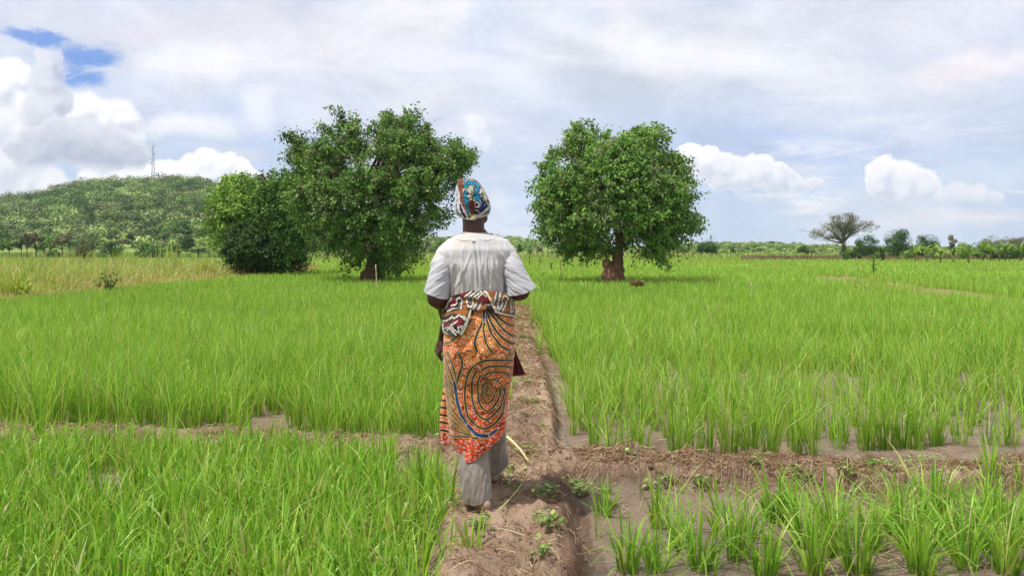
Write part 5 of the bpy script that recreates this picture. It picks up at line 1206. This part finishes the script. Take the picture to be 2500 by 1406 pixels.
# waist cloth
WB = [(345,290)]
def waist_col(px, py, ph=None):
    Q = toA(px, py); n = len(Q); C = np.tile(cs(30, 24, 26), (n, 1))
    for pg in ([(560,160),(620,150),(790,250),(770,300),(550,300)], [(780,105),(1000,140),(1045,230),(1045,350),(880,320),(850,260)], [(320,360),(560,300),(600,330),(560,392),(440,350),(335,395)], [(300,260),(380,240),(380,300),(300,330)], [(1045,140),(1200,150),(1200,250),(1045,240)]):
        C = lay(C, inpoly(Q, pg), cs(150, 92, 32))
    for pg in ([(390,220),(440,170),(495,190),(480,290),(385,300)], [(520,140),(600,118),(570,165),(530,165)], [(700,195),(720,160),(765,145),(825,215),(790,235),(735,232)], [(420,430),(480,400),(550,405),(540,450),(480,480),(430,465)], [(340,430),(420,450),(420,485),(350,490)], [(1060,250),(1200,250),(1200,360),(1060,360)]):
        C = lay(C, inpoly(Q, pg), cs(118, 18, 30))
    gr = [([(615,190),(630,250)],12),([(700,225),(680,290)],14),([(650,130),(610,175)],14),([(720,125),(680,180)],14),([(895,130),(880,200),(870,270)],16),([(955,215),(915,310)],16),([(1035,170),(1035,330)],10),([(530,200),(525,280)],12)]
    for pl, w in gr:
        d, s = segdist(Q, pl); C = lay(C, d < w, cs(104, 96, 96))
    wl = [[(440,190),(400,250),(385,290)],[(490,240),(495,195),(520,180),(545,200),(540,280),(515,300)],[(590,190),(600,250),(630,270),(655,245),(650,190)],[(735,225),(700,300)],[(690,225),(655,290)],[(575,170),(640,115)],[(610,180),(690,115)],[(650,185),(730,120)],[(690,190),(760,120)],[(760,150),(775,165),(800,150)],[(775,245),(810,250),(840,240)],
      [(880,120),(862,190),(850,240)],[(915,130),(900,200),(890,290),(860,290)],[(930,210),(935,175),(960,165),(985,190),(975,240),(930,315)],[(945,235),(890,315)],[(1020,180),(1015,340)],[(1050,180),(1045,340)],[(385,330),(440,300),(500,290)],
      [(315,420),(360,430),(430,395),(450,400),(500,370),(560,390),(580,420)],[(410,470),(450,520),(500,550),(490,490),(530,480),(520,500)],[(360,500),(400,490),(420,520),(470,570)],[(330,440),(345,560)],[(430,380),(400,410)],[(500,365),(560,415)],[(360,540),(400,580)],[(480,430),(420,470),(380,520)],[(1080,170),(1110,240),(1140,330)],[(1130,160),(1160,250)],[(300,280),(330,320)],[(440,260),(480,250)]]
    for pl in wl:
        d, s = segdist(Q, pl); C = lay(C, (d < 12), cs(24, 20, 22)); C = lay(C, 1 - sst(d, 6.5, 8.5), cs(228, 220, 204)); C = lay(C, (d < 8) & (np.sin(s / 6.) > .93), cs(40, 34, 34))
    for pl, w in (([(765,108),(800,160),(830,230),(865,300),(880,320)],8),([(870,318),(950,345),(1055,375),(1200,390)],8)):
        d, s = segdist(Q, pl); C = lay(C, 1 - sst(d, w, w + 3), cs(226, 204, 178))
    d, s = segdist(Q, [(625,325),(585,430),(520,560)]); C = lay(C, 1 - sst(d, 15, 18), cs(196, 188, 172)); C = lay(C, (np.abs(d - 6) < 3) & (np.sin(s / 3.) > 0) & (s > 60), cs(90, 84, 80))
    return C
TOPW = np.array([(1083,742),(1092,731),(1109,719),(1135,711),(1150,707),(1190,706),(1213,709),(1242,714),(1253,720)], float); BOTW = np.array([(1083,762),(1133,753),(1157,752),(1193,753),(1210,760),(1230,766),(1256,773)], float)
WS = [(700,1096,1240,.105,.115,4.36),(712,1092,1247,.125,.125,4.36),(740,1086,1253,.135,.135,4.36),(760,1084,1255,.145,.14,4.36),(780,1083,1257,.15,.14,4.36)]
def wd(px, py, ph):
    P = np.c_[px.ravel(), py.ravel()]; d = np.full(len(P), .006)
    for pl, a, w in [([(1100,742),(1140,728),(1190,738),(1250,735)], -.010, 3.5), ([(1135,712),(1160,722),(1195,745)], .006, 4), ([(1186,708),(1205,740),(1215,762)], .010, 4), ([(1100,752),(1150,747),(1200,750)], .007, 4), ([(1215,722),(1250,728)], .006, 4), ([(1150,732),(1200,735)], .006, 3)]:
        d += fold(P, pl, a, w)
    d += .010 * (fbm(P / np.array([22., 7.]), 3, 31) - .5)
    return d.reshape(px.shape)
V, F, C = loft(WS, lambda n, b: np.where(b > -.2, np.interp(n, TOPW[:, 0], TOPW[:, 1]), 716), lambda n, b: np.where(b > -.2, np.interp(n, BOTW[:, 0], BOTW[:, 1]), 775), 460, 60, waist_col, wd)
wc = part('waist_cloth', V, F, C, M_wrap, .003)
sheet('hanging_corner', [[(1081,752,4.30),(1110,752,4.215),(1152,752,4.20)],[(1076,776,4.30),(1110,776,4.19),(1147,774,4.175)],[(1076,792,4.30),(1108,794,4.18),(1140,796,4.165)],[(1082,812,4.29),(1106,820,4.18),(1128,817,4.165)]], 110, 90, waist_col, M_wrap, .003, .004, seed=3, label='loose corner of the waist cloth hanging on the left hip', parent=wc, freq=1.6)
def redc(px, py): 
    C = np.tile(cs(92, 22, 22), (len(px), 1)); P = np.c_[px, py]; C = lay(C, sst(fbm(P / 7., 2, 3), .5, .6) * .6, cs(50, 14, 16)); return lay(C, (px > 1277) * .4, cs(170, 90, 60))
sheet('cloth_flap', [[(1248,852,4.40),(1257,852,4.40)],[(1247,870,4.40),(1264,872,4.40)],[(1246,895,4.40),(1273,893,4.40)],[(1246,919,4.40),(1283,915,4.40)]], 20, 30, redc, M_wrap, .003, .004, label='dark red cloth end hanging behind the right hip', parent=wc)

# shirt
ZC = lambda l: [(980 + x * .2703, 400 + y * .2703) for x, y in l]
SFOLD = [(ZC([(655,700),(675,760),(692,860),(700,1000),(705,1130)]), -.011, 2.6), (ZC([(690,690),(700,760),(715,860),(722,1000),(740,1100)]), .009, 3.0), (ZC([(745,840),(735,950),(765,1050),(800,1130)]), .006, 2.6), (ZC([(820,830),(830,940),(870,1050),(915,1140)]), .007, 2.4), (ZC([(860,880),(900,980),(935,1090)]), .006, 2.2),
 (ZC([(640,790),(600,900),(560,1000),(540,1130)]), .006, 3.2), (ZC([(540,860),(565,960),(540,1050),(490,1140)]), .006, 3.0), (ZC([(460,800),(485,900),(470,1000),(445,1120)]), .007, 3.0), (ZC([(880,710),(900,800),(930,880)]), .004, 2.4), (ZC([(800,700),(850,770),(870,850)]), .004, 2.6), (ZC([(580,720),(560,800),(570,880)]), .004, 3),
 (ZC([(640,680),(660,700),(690,690)]), .005, 2.5), (ZC([(780,860),(790,960),(840,1080)]), -.004, 2.2), (ZC([(600,860),(575,950),(565,1040)]), -.004, 2.4), (ZC([(900,800),(945,900),(950,1000)]), .006, 2.4), (ZC([(500,900),(510,1000),(470,1100)]), -.005, 2.6), (ZC([(430,860),(440,960),(435,1080)]), .005, 2.5),
 (ZC([(480,660),(560,690),(640,690)]), .004, 2.5), (ZC([(860,670),(780,690),(700,680)]), .003, 2.2), (ZC([(930,720),(960,790),(985,840)]), .004, 2.2)]
def shirt_disp(px, py, ph):
    P = np.c_[px.ravel(), py.ravel()]; d = np.zeros(len(P))
    for pl, a, w in SFOLD:
        d += fold(P, pl, a, w)
    lo = sst(P[:, 1], 600, 720)
    d += (.010 * lo + .003) * (fbm(np.c_[P[:, 0] / 5.5, P[:, 1] / 55.], 3, 41) - .5) * 1.5
    d = np.where(np.abs(ph.ravel()) > 1.7, d * .6, d * 1.35)
    return d.reshape(px.shape)
def shirt_col(px, py, ph=None):
    P = np.c_[px, py]; C = np.tile(cs(207, 205, 205), (len(P), 1)); C = lay(C, sst(np.abs(P[:, 0] - 1166), 50, 74) * .8, cs(212, 211, 213))
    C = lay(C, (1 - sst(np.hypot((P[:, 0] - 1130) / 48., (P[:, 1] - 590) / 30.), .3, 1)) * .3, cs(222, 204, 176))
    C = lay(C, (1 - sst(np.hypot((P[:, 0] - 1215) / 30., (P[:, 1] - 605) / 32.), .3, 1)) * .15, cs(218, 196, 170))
    C = lay(C, sst(P[:, 1], 600, 700) * .35 * sst(fbm(P / 26., 3, 5), .3, .7), cs(190, 182, 172))
    C = lay(C, sst(P[:, 1], 685, 722) * .35, cs(200, 178, 148))
    for (x, y, r) in ((1236,682,1.8),(1239,688,2.2),(1241,692,1.5),(1235,700,1.6),(1237,705,2.0)): C = lay(C, 1 - sst(np.hypot(P[:, 0] - x, P[:, 1] - y), r * .6, r), cs(40, 38, 40))
    return lay(C, (1 - sst(np.abs(P[:, 1] - np.interp(P[:, 0], [1112, 1160, 1220], [578, 577, 579])), .4, 1.0)) * .35, cs(150, 130, 110))
ST = [(570,1126,1203,.062,.055,4.37),(573,1119,1211,.075,.07,4.37),(578,1107,1222,.088,.085,4.37),(586,1093,1238,.100,.10,4.37),(598,1078,1250,.112,.112,4.37),(610,1068,1258,.120,.12,4.365),(620,1064,1261,.122,.125,4.365),(632,1069,1257,.125,.13,4.365),(648,1080,1248,.128,.135,4.36),(664,1091,1240,.130,.137,4.36),(680,1095,1237,.128,.14,4.36),(712,1097,1237,.122,.135,4.36),(735,1096,1240,.116,.125,4.36)]
sbag = Bag()
V, F, C = loft(ST, lambda n, b: np.interp(n, [1100, 1130, 1165, 1200, 1230], [571, 569, 571, 572, 574]), 734, 420, 230, shirt_col, shirt_disp)
sbag.add(V, F, C)
def slv_col(px, py, ph=None):
    P = np.c_[px, py]; C = np.tile(cs(197, 196, 201), (len(P), 1)); C = lay(C, (1 - sst(P[:, 1], 600, 660)) * .5, cs(210, 205, 200)); return C
def slv_disp(seed, flip):
    def f(px, py, ph):
        P = np.c_[px.ravel(), py.ravel()]; u = (P[:, 0] * flip * .6 + P[:, 1]) ; d = .006 * (fbm(np.c_[u / 7., P[:, 0] / 30.], 3, seed) - .5) * 2 * sst(P[:, 1], 600, 640)
        d += .004 * np.exp(-((P[:, 1] - np.interp(P[:, 0], [1040, 1090], [640, 612]) - 10) / 6.) ** 2) if flip > 0 else 0
        return d.reshape(px.shape)
    return f
SL = [(583,1094,1112,.02,.03,4.37),(590,1088,1116,.035,.04,4.37),(604,1076,1117,.045,.06,4.365),(622,1062,1115,.064,.075,4.36),(632,1057,1113,.078,.085,4.36),(650,1052,1110,.088,.095,4.35),(680,1044,1104,.09,.095,4.34),(709,1036,1100,.088,.092,4.33),(730,1032,1098,.086,.09,4.325)]
V, F, C = loft(SL, 583, lambda n, b: np.interp(n, [1045, 1066, 1091, 1102], [711, 717, 727, 729]), 150, 110, slv_col, slv_disp(51, 1)); sbag.add(V, F, C)
SR_ = [(583,1222,1240,.02,.03,4.37),(590,1218,1244,.035,.04,4.37),(604,1216,1254,.045,.06,4.365),(622,1217,1264,.064,.075,4.36),(632,1218,1270,.078,.085,4.36),(650,1221,1279,.088,.095,4.35),(675,1228,1293,.09,.095,4.34),(697,1233,1306,.088,.092,4.33),(730,1237,1322,.086,.09,4.325)]
V, F, C = loft(SR_, 583, lambda n, b: np.interp(n, [1228, 1250, 1270, 1288, 1300], [722, 716, 705, 700, 695]), 150, 110, slv_col, slv_disp(53, -1)); sbag.add(V, F, C)
Vs = np.concatenate(sbag.V); shirt = part('shirt', Vs, np.concatenate(sbag.F[4]), np.concatenate(sbag.C), M_shirt, .0025)
# neck rib
nb = Bag(); th = np.linspace(0, 2 * np.pi, 60); pts = [tuple(w3(1164 + 38.5 * math.sin(a), 570.5 - (1 if math.cos(a) > 0 else 0) * .5 + 1.5 * math.sin(a), 4.37 - .0585 * math.cos(a)) - ORG) for a in th]
tube(nb, pts, [.0045] * 60, 8, cs(214, 200, 184), cap=False); nb.build('neck_rib', M_shirt, shirt, True)

# trousers
def tcol(px, py, ph=None):
    P = np.c_[px, py]; C = np.tile(cs(150, 138, 128), (len(P), 1)); C = lay(C, sst(fbm(P / 22., 3, 7), .42, .7) * .45, cs(126, 118, 112)); C = lay(C, sst(fbm(P / 28. + 40, 3, 9), .5, .75) * .4, cs(176, 166, 158))
    C = lay(C, sst(P[:, 1], 1195, 1230) * .3, cs(150, 136, 112)); return lay(C, (1 - sst(np.abs(P[:, 1] - (1207 - (P[:, 0] - 1130) * .12)), .3, .9)) * .35, cs(104, 98, 92))
def tdisp(seed):
    def f(px, py, ph):
        P = np.c_[px.ravel(), py.ravel()]; d = .016 * (fbm(np.c_[P[:, 0] / 9. + P[:, 1] / 80., P[:, 1] / 45.], 3, seed) - .5)
        for pl, a, w in (([(1170,1120),(1160,1160),(1158,1215)], .006, 5), ([(1150,1115),(1140,1140),(1160,1165)], -.005, 4), ([(1190,1120),(1178,1180)], -.005, 4), ([(1225,1070),(1218,1110),(1210,1148)], .007, 3), ([(1232,1080),(1228,1135)], -.006, 3)):
            d += fold(P, pl, a, w)
        return d.reshape(px.shape)
    return f
tb_ = Bag()
TL = [(990,1112,1180,.05,.10,4.38),(1050,1114,1186,.060,.10,4.36),(1110,1117,1192,.072,.085,4.335),(1160,1121,1197,.080,.08,4.31),(1236,1132,1205,.078,.08,4.30)]
V, F, C = loft(TL, 1000, lambda n, b: np.interp(n, [1105, 1120, 1145, 1165, 1188], [1220, 1223, 1224, 1220, 1211]), 150, 140, tcol, tdisp(61)); tb_.add(V, F, C)
TR = [(980,1180,1226,.06,.10,4.48),(1000,1182,1228,.065,.10,4.48),(1060,1184,1236,.075,.09,4.54),(1100,1190,1239,.075,.085,4.61),(1152,1194,1244,.075,.08,4.69)]
V, F, C = loft(TR, 1000, lambda n, b: np.interp(n, [1165, 1190, 1215, 1236], [1149, 1150, 1146, 1130]), 130, 110, tcol, tdisp(63)); tb_.add(V, F, C)
part('trousers', np.concatenate(tb_.V), np.concatenate(tb_.F[4]), np.concatenate(tb_.C), M_trous, .003)

# headwrap
TH = lambda l: [(1060 + x * .128, 420 + y * .128) for x, y in l]
def hw_col(px, py, ph=None):
    P = np.c_[(px - 1060) / .128, (py - 420) / .128]; n = len(P); C = np.tile(cs(206, 198, 170), (n, 1))
    wv = P + (np.c_[fbm(P / 60., 2, 5), fbm(P / 60., 2, 6)] - .5) * 90
    f = worley(wv / 120., 12); C = lay(C, (1 - sst(f, .50, .56)), cs(22, 30, 40)); C = lay(C, (1 - sst(f, .34, .40)) , cs(46, 160, 200)); C = lay(C, (1 - sst(f, .12, .18)) * .8, cs(24, 70, 96))
    C = lay(C, (1 - sst(np.abs(np.sin((P[:, 0] + P[:, 1] * .5 + 40 * np.sin(P[:, 1] / 50.)) / 62.)), .08, .2)) * (P[:, 1] > 380), cs(24, 34, 44))
    b = inpoly(P, [(750,590),(890,560),(990,560),(960,740),(860,830),(780,800)]); C = lay(C, b, cs(40, 36, 40))
    C = lay(C, inpoly(P, [(900,580),(960,600),(945,700),(880,790),(890,680)]), cs(34, 40, 150))
    for pl, w in (([(780,640),(830,590),(870,620),(850,690),(800,680)],9),([(870,690),(900,620),(880,560)],8),([(800,740),(850,760),(870,800)],8)): d, _ = segdist(P, pl); C = lay(C, d < w, cs(206, 206, 206))
    C = lay(C, inpoly(P, [(690,560),(760,560),(790,640),(760,760),(800,840),(720,830),(680,700)]), cs(104, 40, 20))
    C = lay(C, inpoly(P, [(400,90),(560,100),(565,330),(575,480),(610,700),(680,830),(600,760),(550,640),(500,500),(460,300)]), cs(134, 66, 44))
    d, _ = segdist(P, [(620,120),(800,150),(950,320),(1040,470),(1070,600)]); C = lay(C, 1 - sst(d, 12, 26), cs(120, 56, 44))
    z = inpoly(P, [(300,250),(455,270),(480,400),(510,540),(560,680),(680,830),(740,880),(700,960),(300,960)]) | (px < 1109)
    C = lay(C, z, cs(226, 218, 224))
    for pl, w in (([(450,420),(400,500)],9),([(470,520),(420,600),(400,700)],8),([(455,620),(450,700),(480,790),(540,840)],11),([(520,640),(540,740),(590,830),(620,890)],18),([(570,650),(620,740),(680,820),(690,900)],14),([(420,700),(450,800),(520,870)],9),([(430,820),(520,900),(640,920)],10),([(500,500),(530,600)],7)): d, _ = segdist(P, pl); C = lay(C, (d < w) & z, cs(26, 22, 30))
    d, _ = segdist(P, [(470,850),(600,905),(740,915),(800,880)]); C = lay(C, 1 - sst(d, 10, 16), cs(222, 212, 176))
    d, _ = segdist(P, [(880,830),(960,770),(1040,690),(1075,620)]); C = lay(C, 1 - sst(d, 22, 30), cs(214, 208, 204)); C = lay(C, (np.abs(d - 26) < 5), cs(30, 40, 50))
    d, _ = segdist(P, [(780,850),(850,870),(970,845)]); C = lay(C, 1 - sst(d, 16, 24), cs(216, 204, 206))
    C = lay(C, np.hypot((P[:, 0] - 760) / 60., (P[:, 1] - 880) / 55.) < 1, cs(222, 210, 168))
    return C * .84
def hw_disp(px, py, ph):
    P = np.c_[(px.ravel() - 1060) / .128, (py.ravel() - 420) / .128]; d = np.zeros(len(P))
    r = P - [790, 480]; rr = np.hypot(*r.T); an = np.arctan2(r[:, 1], r[:, 0]); bk = np.abs(ph.ravel()) < 1.6
    d += bk * (-.010 * np.exp(-(rr / 45) ** 2) + .0035 * np.sin(an * 9) * np.exp(-((rr - 90) / 90) ** 2))
    for pl, a, w in (([(470,300),(520,500),(600,680),(700,830)], -.008, 22), ([(540,320),(590,520),(680,720)], .006, 40), ([(430,600),(520,780),(640,880)], .008, 40), ([(460,470),(560,700),(700,860)], .004, 30), ([(880,830),(1000,730),(1075,610)], .008, 28), ([(850,790),(960,690),(1040,560)], -.008, 20), ([(780,560),(760,700),(800,820)], -.006, 22), ([(860,560),(870,680),(830,800)], .006, 30), ([(450,850),(600,905),(740,915),(860,870),(980,840)], .006, 24), ([(740,870),(790,890)], .008, 40), ([(700,500),(660,650),(680,760)], -.004, 22)):
        d += fold(P, pl, a, w)
    d += .005 * (fbm(P / 90., 3, 14) - .5)
    return d.reshape(px.shape)
HWR = [(435.5,1134,1142,.010,.010,4.355),(437,1124,1154,.035,.045,4.36),(441,1119,1163,.052,.06,4.36),(450,1115,1172,.070,.08,4.365),(461,1113,1180,.082,.09,4.37),(472,1113,1187,.090,.095,4.37),(484,1112,1192,.094,.10,4.37),(497,1111,1197,.096,.10,4.37),(510,1111,1198,.094,.098,4.37),(522,1113,1195,.088,.095,4.37),(530,1116,1192,.080,.09,4.37),(542,1121,1186,.074,.085,4.37)]
V, F, C = loft(HWR, 435.6, lambda n, b: np.where(b > 0, np.interp(n, [1112, 1120, 1140, 1158, 1170, 1185, 1194], [523, 532, 538, 540, 535, 529, 522]), np.interp(b, [-1, 0], [490, 523])), 300, 200, hw_col, hw_disp)
# close the top
k = len(V); V = np.vstack([V, V[:300].mean(0) + [0, 0, .001]]); C = np.vstack([C, C[0]]); j = np.arange(300)
part('headwrap', V, [F, np.c_[np.full(300, k), j, (j + 1) % 300]], C, M_wrap, .003)

# body: one continuous surface
def capsule(bag, a, b, ra, rb, n=18, flat=None):
    a = np.array(a, float); b = np.array(b, float); L = np.linalg.norm(b - a) + 1e-9; T_ = (b - a) / L
    ref = np.array([1., 0, 0]) if abs(T_[0]) < .8 else np.array([0, 1., 0]); u = ref - T_ * (ref @ T_); u /= np.linalg.norm(u); v = np.cross(T_, u)
    V = []; m = 5
    for k in range(m + 1): an = (1 - k / m) * math.pi / 2; V.append((-math.sin(an) * ra, math.cos(an) * ra, a))
    for k in range(m + 1): an = k / m * math.pi / 2; V.append((math.sin(an) * rb, math.cos(an) * rb, b))
    th = np.linspace(0, 2 * np.pi, n, endpoint=False); R_ = []
    for s, r, o in V: R_.append(o + T_ * s + (np.cos(th) * max(r, 1e-4))[:, None] * u + (np.sin(th) * max(r, 1e-4))[:, None] * v)
    kk = len(R_); Vv = np.concatenate(R_); i, j = np.meshgrid(np.arange(kk - 1), np.arange(n), indexing='ij'); i = i.ravel(); j = j.ravel(); j2 = (j + 1) % n
    bag.add(Vv, [np.c_[i * n + j, i * n + j2, (i + 1) * n + j2, (i + 1) * n + j], ])
def ell(bag, c, r, rot=0.0, n=24):
    th, ph = np.meshgrid(np.linspace(0, 2 * np.pi, n, endpoint=False), np.linspace(-math.pi / 2, math.pi / 2, n // 2 + 1))
    V = np.stack([np.cos(ph) * np.cos(th), np.cos(ph) * np.sin(th), np.sin(ph)], -1).reshape(-1, 3) * np.maximum(np.array(r), 1e-4)
    cr, sr = math.cos(rot), math.sin(rot); V = np.c_[V[:, 0] * cr - V[:, 1] * sr, V[:, 0] * sr + V[:, 1] * cr, V[:, 2]] + np.array(c)
    k = n // 2 + 1; i, j = np.meshgrid(np.arange(k - 1), np.arange(n), indexing='ij'); i = i.ravel(); j = j.ravel(); j2 = (j + 1) % n
    bag.add(V, np.c_[i * n + j, i * n + j2, (i + 1) * n + j2, (i + 1) * n + j])
bb_ = Bag()
def chain(pts):
    for (p, r), (q, s) in zip(pts[:-1], pts[1:]): capsule(bb_, p, q, r, s)
w_ = w3
chain([(w_(1165, 880, 4.38), .12), (w_(1165, 800, 4.38), .105), (w_(1165, 720, 4.375), .095), (w_(1164, 650, 4.375), .10), (w_(1162, 612, 4.375), .075)])
ell(bb_, w_(1135, 850, 4.36), (.09, .12, .11)); ell(bb_, w_(1200, 850, 4.36), (.09, .12, .11))
chain([(w_(1116, 618, 4.37), .045), (w_(1162, 605, 4.375), .062), (w_(1214, 618, 4.37), .045)])
chain([(w_(1158, 600, 4.385), .066), (w_(1156, 565, 4.375), .0585), (w_(1156, 545, 4.375), .058), (w_(1155, 520, 4.38), .06)])
chain([(w_(1130, 592, 4.38), .035), (w_(1150, 566, 4.38), .04)]); chain([(w_(1190, 592, 4.38), .035), (w_(1166, 566, 4.38), .04)])
# head turned a little to the right
yaw = -.35; hc_ = w_(1157, 500, 4.385); cy_, sy_ = math.cos(yaw), math.sin(yaw)
def hd(x, y, z): return hc_ + np.array([x * cy_ - y * sy_, x * sy_ + y * cy_, z])
ell(bb_, hd(0, -.01, .01), (.075, .092, .10), yaw); ell(bb_, hd(0, .03, -.05), (.062, .062, .075), yaw); ell(bb_, hd(0, .062, -.095), (.032, .030, .026), yaw)
ell(bb_, hd(-.045, .02, -.07), (.022, .04, .03), yaw); ell(bb_, hd(.045, .02, -.07), (.022, .04, .03), yaw); ell(bb_, hd(.052, .045, -.03), (.02, .03, .024), yaw); ell(bb_, hd(-.052, .045, -.03), (.02, .03, .024), yaw)
chain([(hd(0, .088, .0), .010), (hd(0, .102, -.034), .013)]); ell(bb_, hd(.014, .094, -.038), (.011, .012, .009), yaw); ell(bb_, hd(-.014, .094, -.038), (.011, .012, .009), yaw)
chain([(hd(-.03, .080, .014), .010), (hd(0, .088, .016), .010), (hd(.03, .080, .014), .010)])
chain([(hd(-.02, .082, -.064), .006), (hd(0, .090, -.062), .008), (hd(.02, .082, -.064), .006)]); chain([(hd(-.016, .082, -.074), .006), (hd(0, .089, -.076), .009), (hd(.016, .082, -.074), .006)])
for s in (-1, 1):
    chain([(hd(s * .077, .0, .012), .008), (hd(s * .084, -.012, .0), .008), (hd(s * .082, -.010, -.02), .008), (hd(s * .074, -.002, -.036), .009)])
# legs and feet
chain([(w_(1137, 890, 4.37), .095), (w_(1148, 1030, 4.35), .050), (w_(1150, 1060, 4.345), .046), (w_(1160, 1130, 4.32), .044), (w_(1174, 1212, 4.29), .034), (w_(1178, 1226, 4.28), .034)])
chain([(w_(1196, 890, 4.38), .095), (w_(1207, 1000, 4.50), .045), (w_(1209, 1030, 4.52), .042), (w_(1209, 1085, 4.59), .038), (w_(1203, 1148, 4.69), .031), (w_(1204, 1158, 4.70), .032)])
def foot(heel, toe, up, s=1.0):
    heel = np.array(heel); toe = np.array(toe); d = toe - heel; L = np.linalg.norm(d); d /= L; sd = np.cross(d, [0, 0, 1]); sd /= np.linalg.norm(sd)
    capsule(bb_, heel + np.array([0, 0, .012]), heel + d * .05 + np.array([0, 0, .022]), .033 * s, .034 * s)
    capsule(bb_, heel + d * .03, heel + d * .13 - sd * .018, .026 * s, .022 * s); capsule(bb_, heel + d * .03, heel + d * .14 + sd * .012, .026 * s, .024 * s)
    capsule(bb_, up, heel + d * .09 + np.array([0, 0, .02]), .032 * s, .024 * s)
    capsule(bb_, heel + d * .13 - sd * .025, heel + d * .15 + sd * .02, .019 * s, .022 * s)
    for k in range(5):
        o = (-.036 + k * .017); ln = (.185, .197, .205, .21, .212)[k]; r = (.0085, .009, .0095, .0098, .0135)[k]
        capsule(bb_, heel + d * .14 + sd * o * .8 - [0, 0, .006], heel + d * ln + sd * o - [0, 0, .012], r, r * .9)
hl = w_(1184, 1236, 4.26); hl[2] = .119; te = w_(1138, 1228, 4.42); te[2] = .112; foot(hl, te, w_(1177, 1222, 4.285)); hl = w_(1206, 1169, 4.70); te = w_(1214, 1172, 4.93); te[2] = hl[2] - .012; foot(hl, te, w_(1204, 1157, 4.71), .96)
# arms
def hand(wr, dirv, palm, side, curl, s=1.0):
    """wr wrist, dirv fingers direction, palm normal, side = thumb side"""
    wr = np.array(wr, float); d = np.array(dirv, float); d /= np.linalg.norm(d); n = np.array(palm, float); n -= d * (n @ d); n /= np.linalg.norm(n); t = np.cross(d, n) * side
    capsule(bb_, wr, wr + d * .03, .024 * s, .026 * s)
    for k in range(4): o = (k - 1.5) * .0175 * s; capsule(bb_, wr + d * .015 + t * o * -.6, wr + d * .082 * s + t * -o, .016 * s, .0125 * s)
    for k in range(4):
        o = -(k - 1.5) * .0185 * s; L = (.040, .045, .042, .033)[k] * s; p = wr + d * .088 * s + t * o; a = 0; r = (.0085, .0088, .0085, .0078)[k] * s
        for q in range(3):
            a += curl[q]; v = d * math.cos(a) + n * math.sin(a); e = p + v * L * (1, .68, .52)[q]; capsule(bb_, p, e, r * (1 - .08 * q), r * (.92 - .08 * q), 12); p = e
    p = wr + d * .025 * s + t * .022 * s; v1 = d * .75 + t * .62 + n * .25; v1 /= np.linalg.norm(v1); e = p + v1 * .045 * s; capsule(bb_, p, e, .0135 * s, .0105 * s, 12)
    v2 = d * .85 + t * .15 + n * .45; v2 /= np.linalg.norm(v2); e2 = e + v2 * .03 * s; capsule(bb_, e, e2, .0102 * s, .009 * s, 12); capsule(bb_, e2, e2 + (v2 + n * .3) * .018 * s, .009 * s, .0078 * s, 12)
eL = w_(1067, 727, 4.31); wrL = w_(1079, 828, 4.56)
chain([(w_(1112, 622, 4.37), .045), (w_(1086, 665, 4.34), .050), (w_(1070, 712, 4.315), .054), (eL, .054), (w_(1084, 744, 4.39), .040), (w_(1090, 785, 4.49), .030), (wrL, .022)])
hand(wrL, (-.32, .10, -1.0), (.95, .5, -.2), 1, (.7, .95, .6), .92)
eR = w_(1270, 710, 4.31); wrR = w_(1226, 728, 4.56)
chain([(w_(1222, 622, 4.37), .045), (w_(1250, 665, 4.34), .050), (w_(1268, 698, 4.315), .054), (eR, .052), (w_(1264, 714, 4.37), .045), (w_(1246, 722, 4.47), .034), (wrR, .023)])
hand(wrR, (-.75, .35, -.1), (-.1, -.9, -.3), 1, (.6, .8, .5), .92)
bo = bb_.build('body_raw', None, None, True, origin=ORG)
md = bo.modifiers.new('union', 'REMESH'); md.mode = 'VOXEL'; md.voxel_size = .0045; md.use_smooth_shade = True
sm_ = bo.modifiers.new('smooth', 'SMOOTH'); sm_.factor = .5; sm_.iterations = 5
dg = bpy.context.evaluated_depsgraph_get(); dg.update()
me = bpy.data.meshes.new_from_object(bo.evaluated_get(dg)); bpy.data.objects.remove(bo)
me.name = 'body'; nV = len(me.vertices); co = np.empty(nV * 3, np.float32); me.vertices.foreach_get('co', co); co = co.reshape(-1, 3)
Cb = np.tile(cs(84, 48, 40), (nV, 1)) * (.85 + .3 * fbm(co * 9., 3, 5))[:, None]
dust = (1 - sst(co[:, 2], .06, .20)) ; Cb = lay(Cb, dust * .9, cs(186, 162, 140)); Cb = lay(Cb, dust * .5 * sst(fbm(co * 40., 3, 6), .5, .7), cs(140, 112, 92))
Cb = lay(Cb, (np.abs(co[:, 2] - (hd(0, 0, -.069)[2] - ORG[2])) < .014) * (np.hypot(*(co[:, :2] - (hd(0, .09, 0) - ORG)[:2]).T) < .03) * .5, cs(130, 64, 60))
for a in list(me.color_attributes): me.color_attributes.remove(a)
ca = me.color_attributes.new('Col', 'FLOAT_COLOR', 'POINT'); c4 = np.ones((nV, 4), np.float32); c4[:, :3] = Cb; ca.data.foreach_set('color', c4.ravel())
me.polygons.foreach_set('use_smooth', np.ones(len(me.polygons), dtype=bool)); me.materials.clear(); me.materials.append(M_skin)
body = bpy.data.objects.new('body', me); col.objects.link(body); body.parent = woman
M_eye = mat_attr('eye', .15, .5)
for s in (-1, 1):
    e = Bag(); c = hd(s * .030, .076, .0); ell(e, c, (.0125, .0125, .0125), 0, 20); e.C = [np.where((np.concatenate(e.V) - c) @ np.array([-sy_, cy_, 0])[:, None] > .0108, .02, .75) * np.ones((1, 3))]
    e.build('eye', M_eye, body, True, origin=ORG)
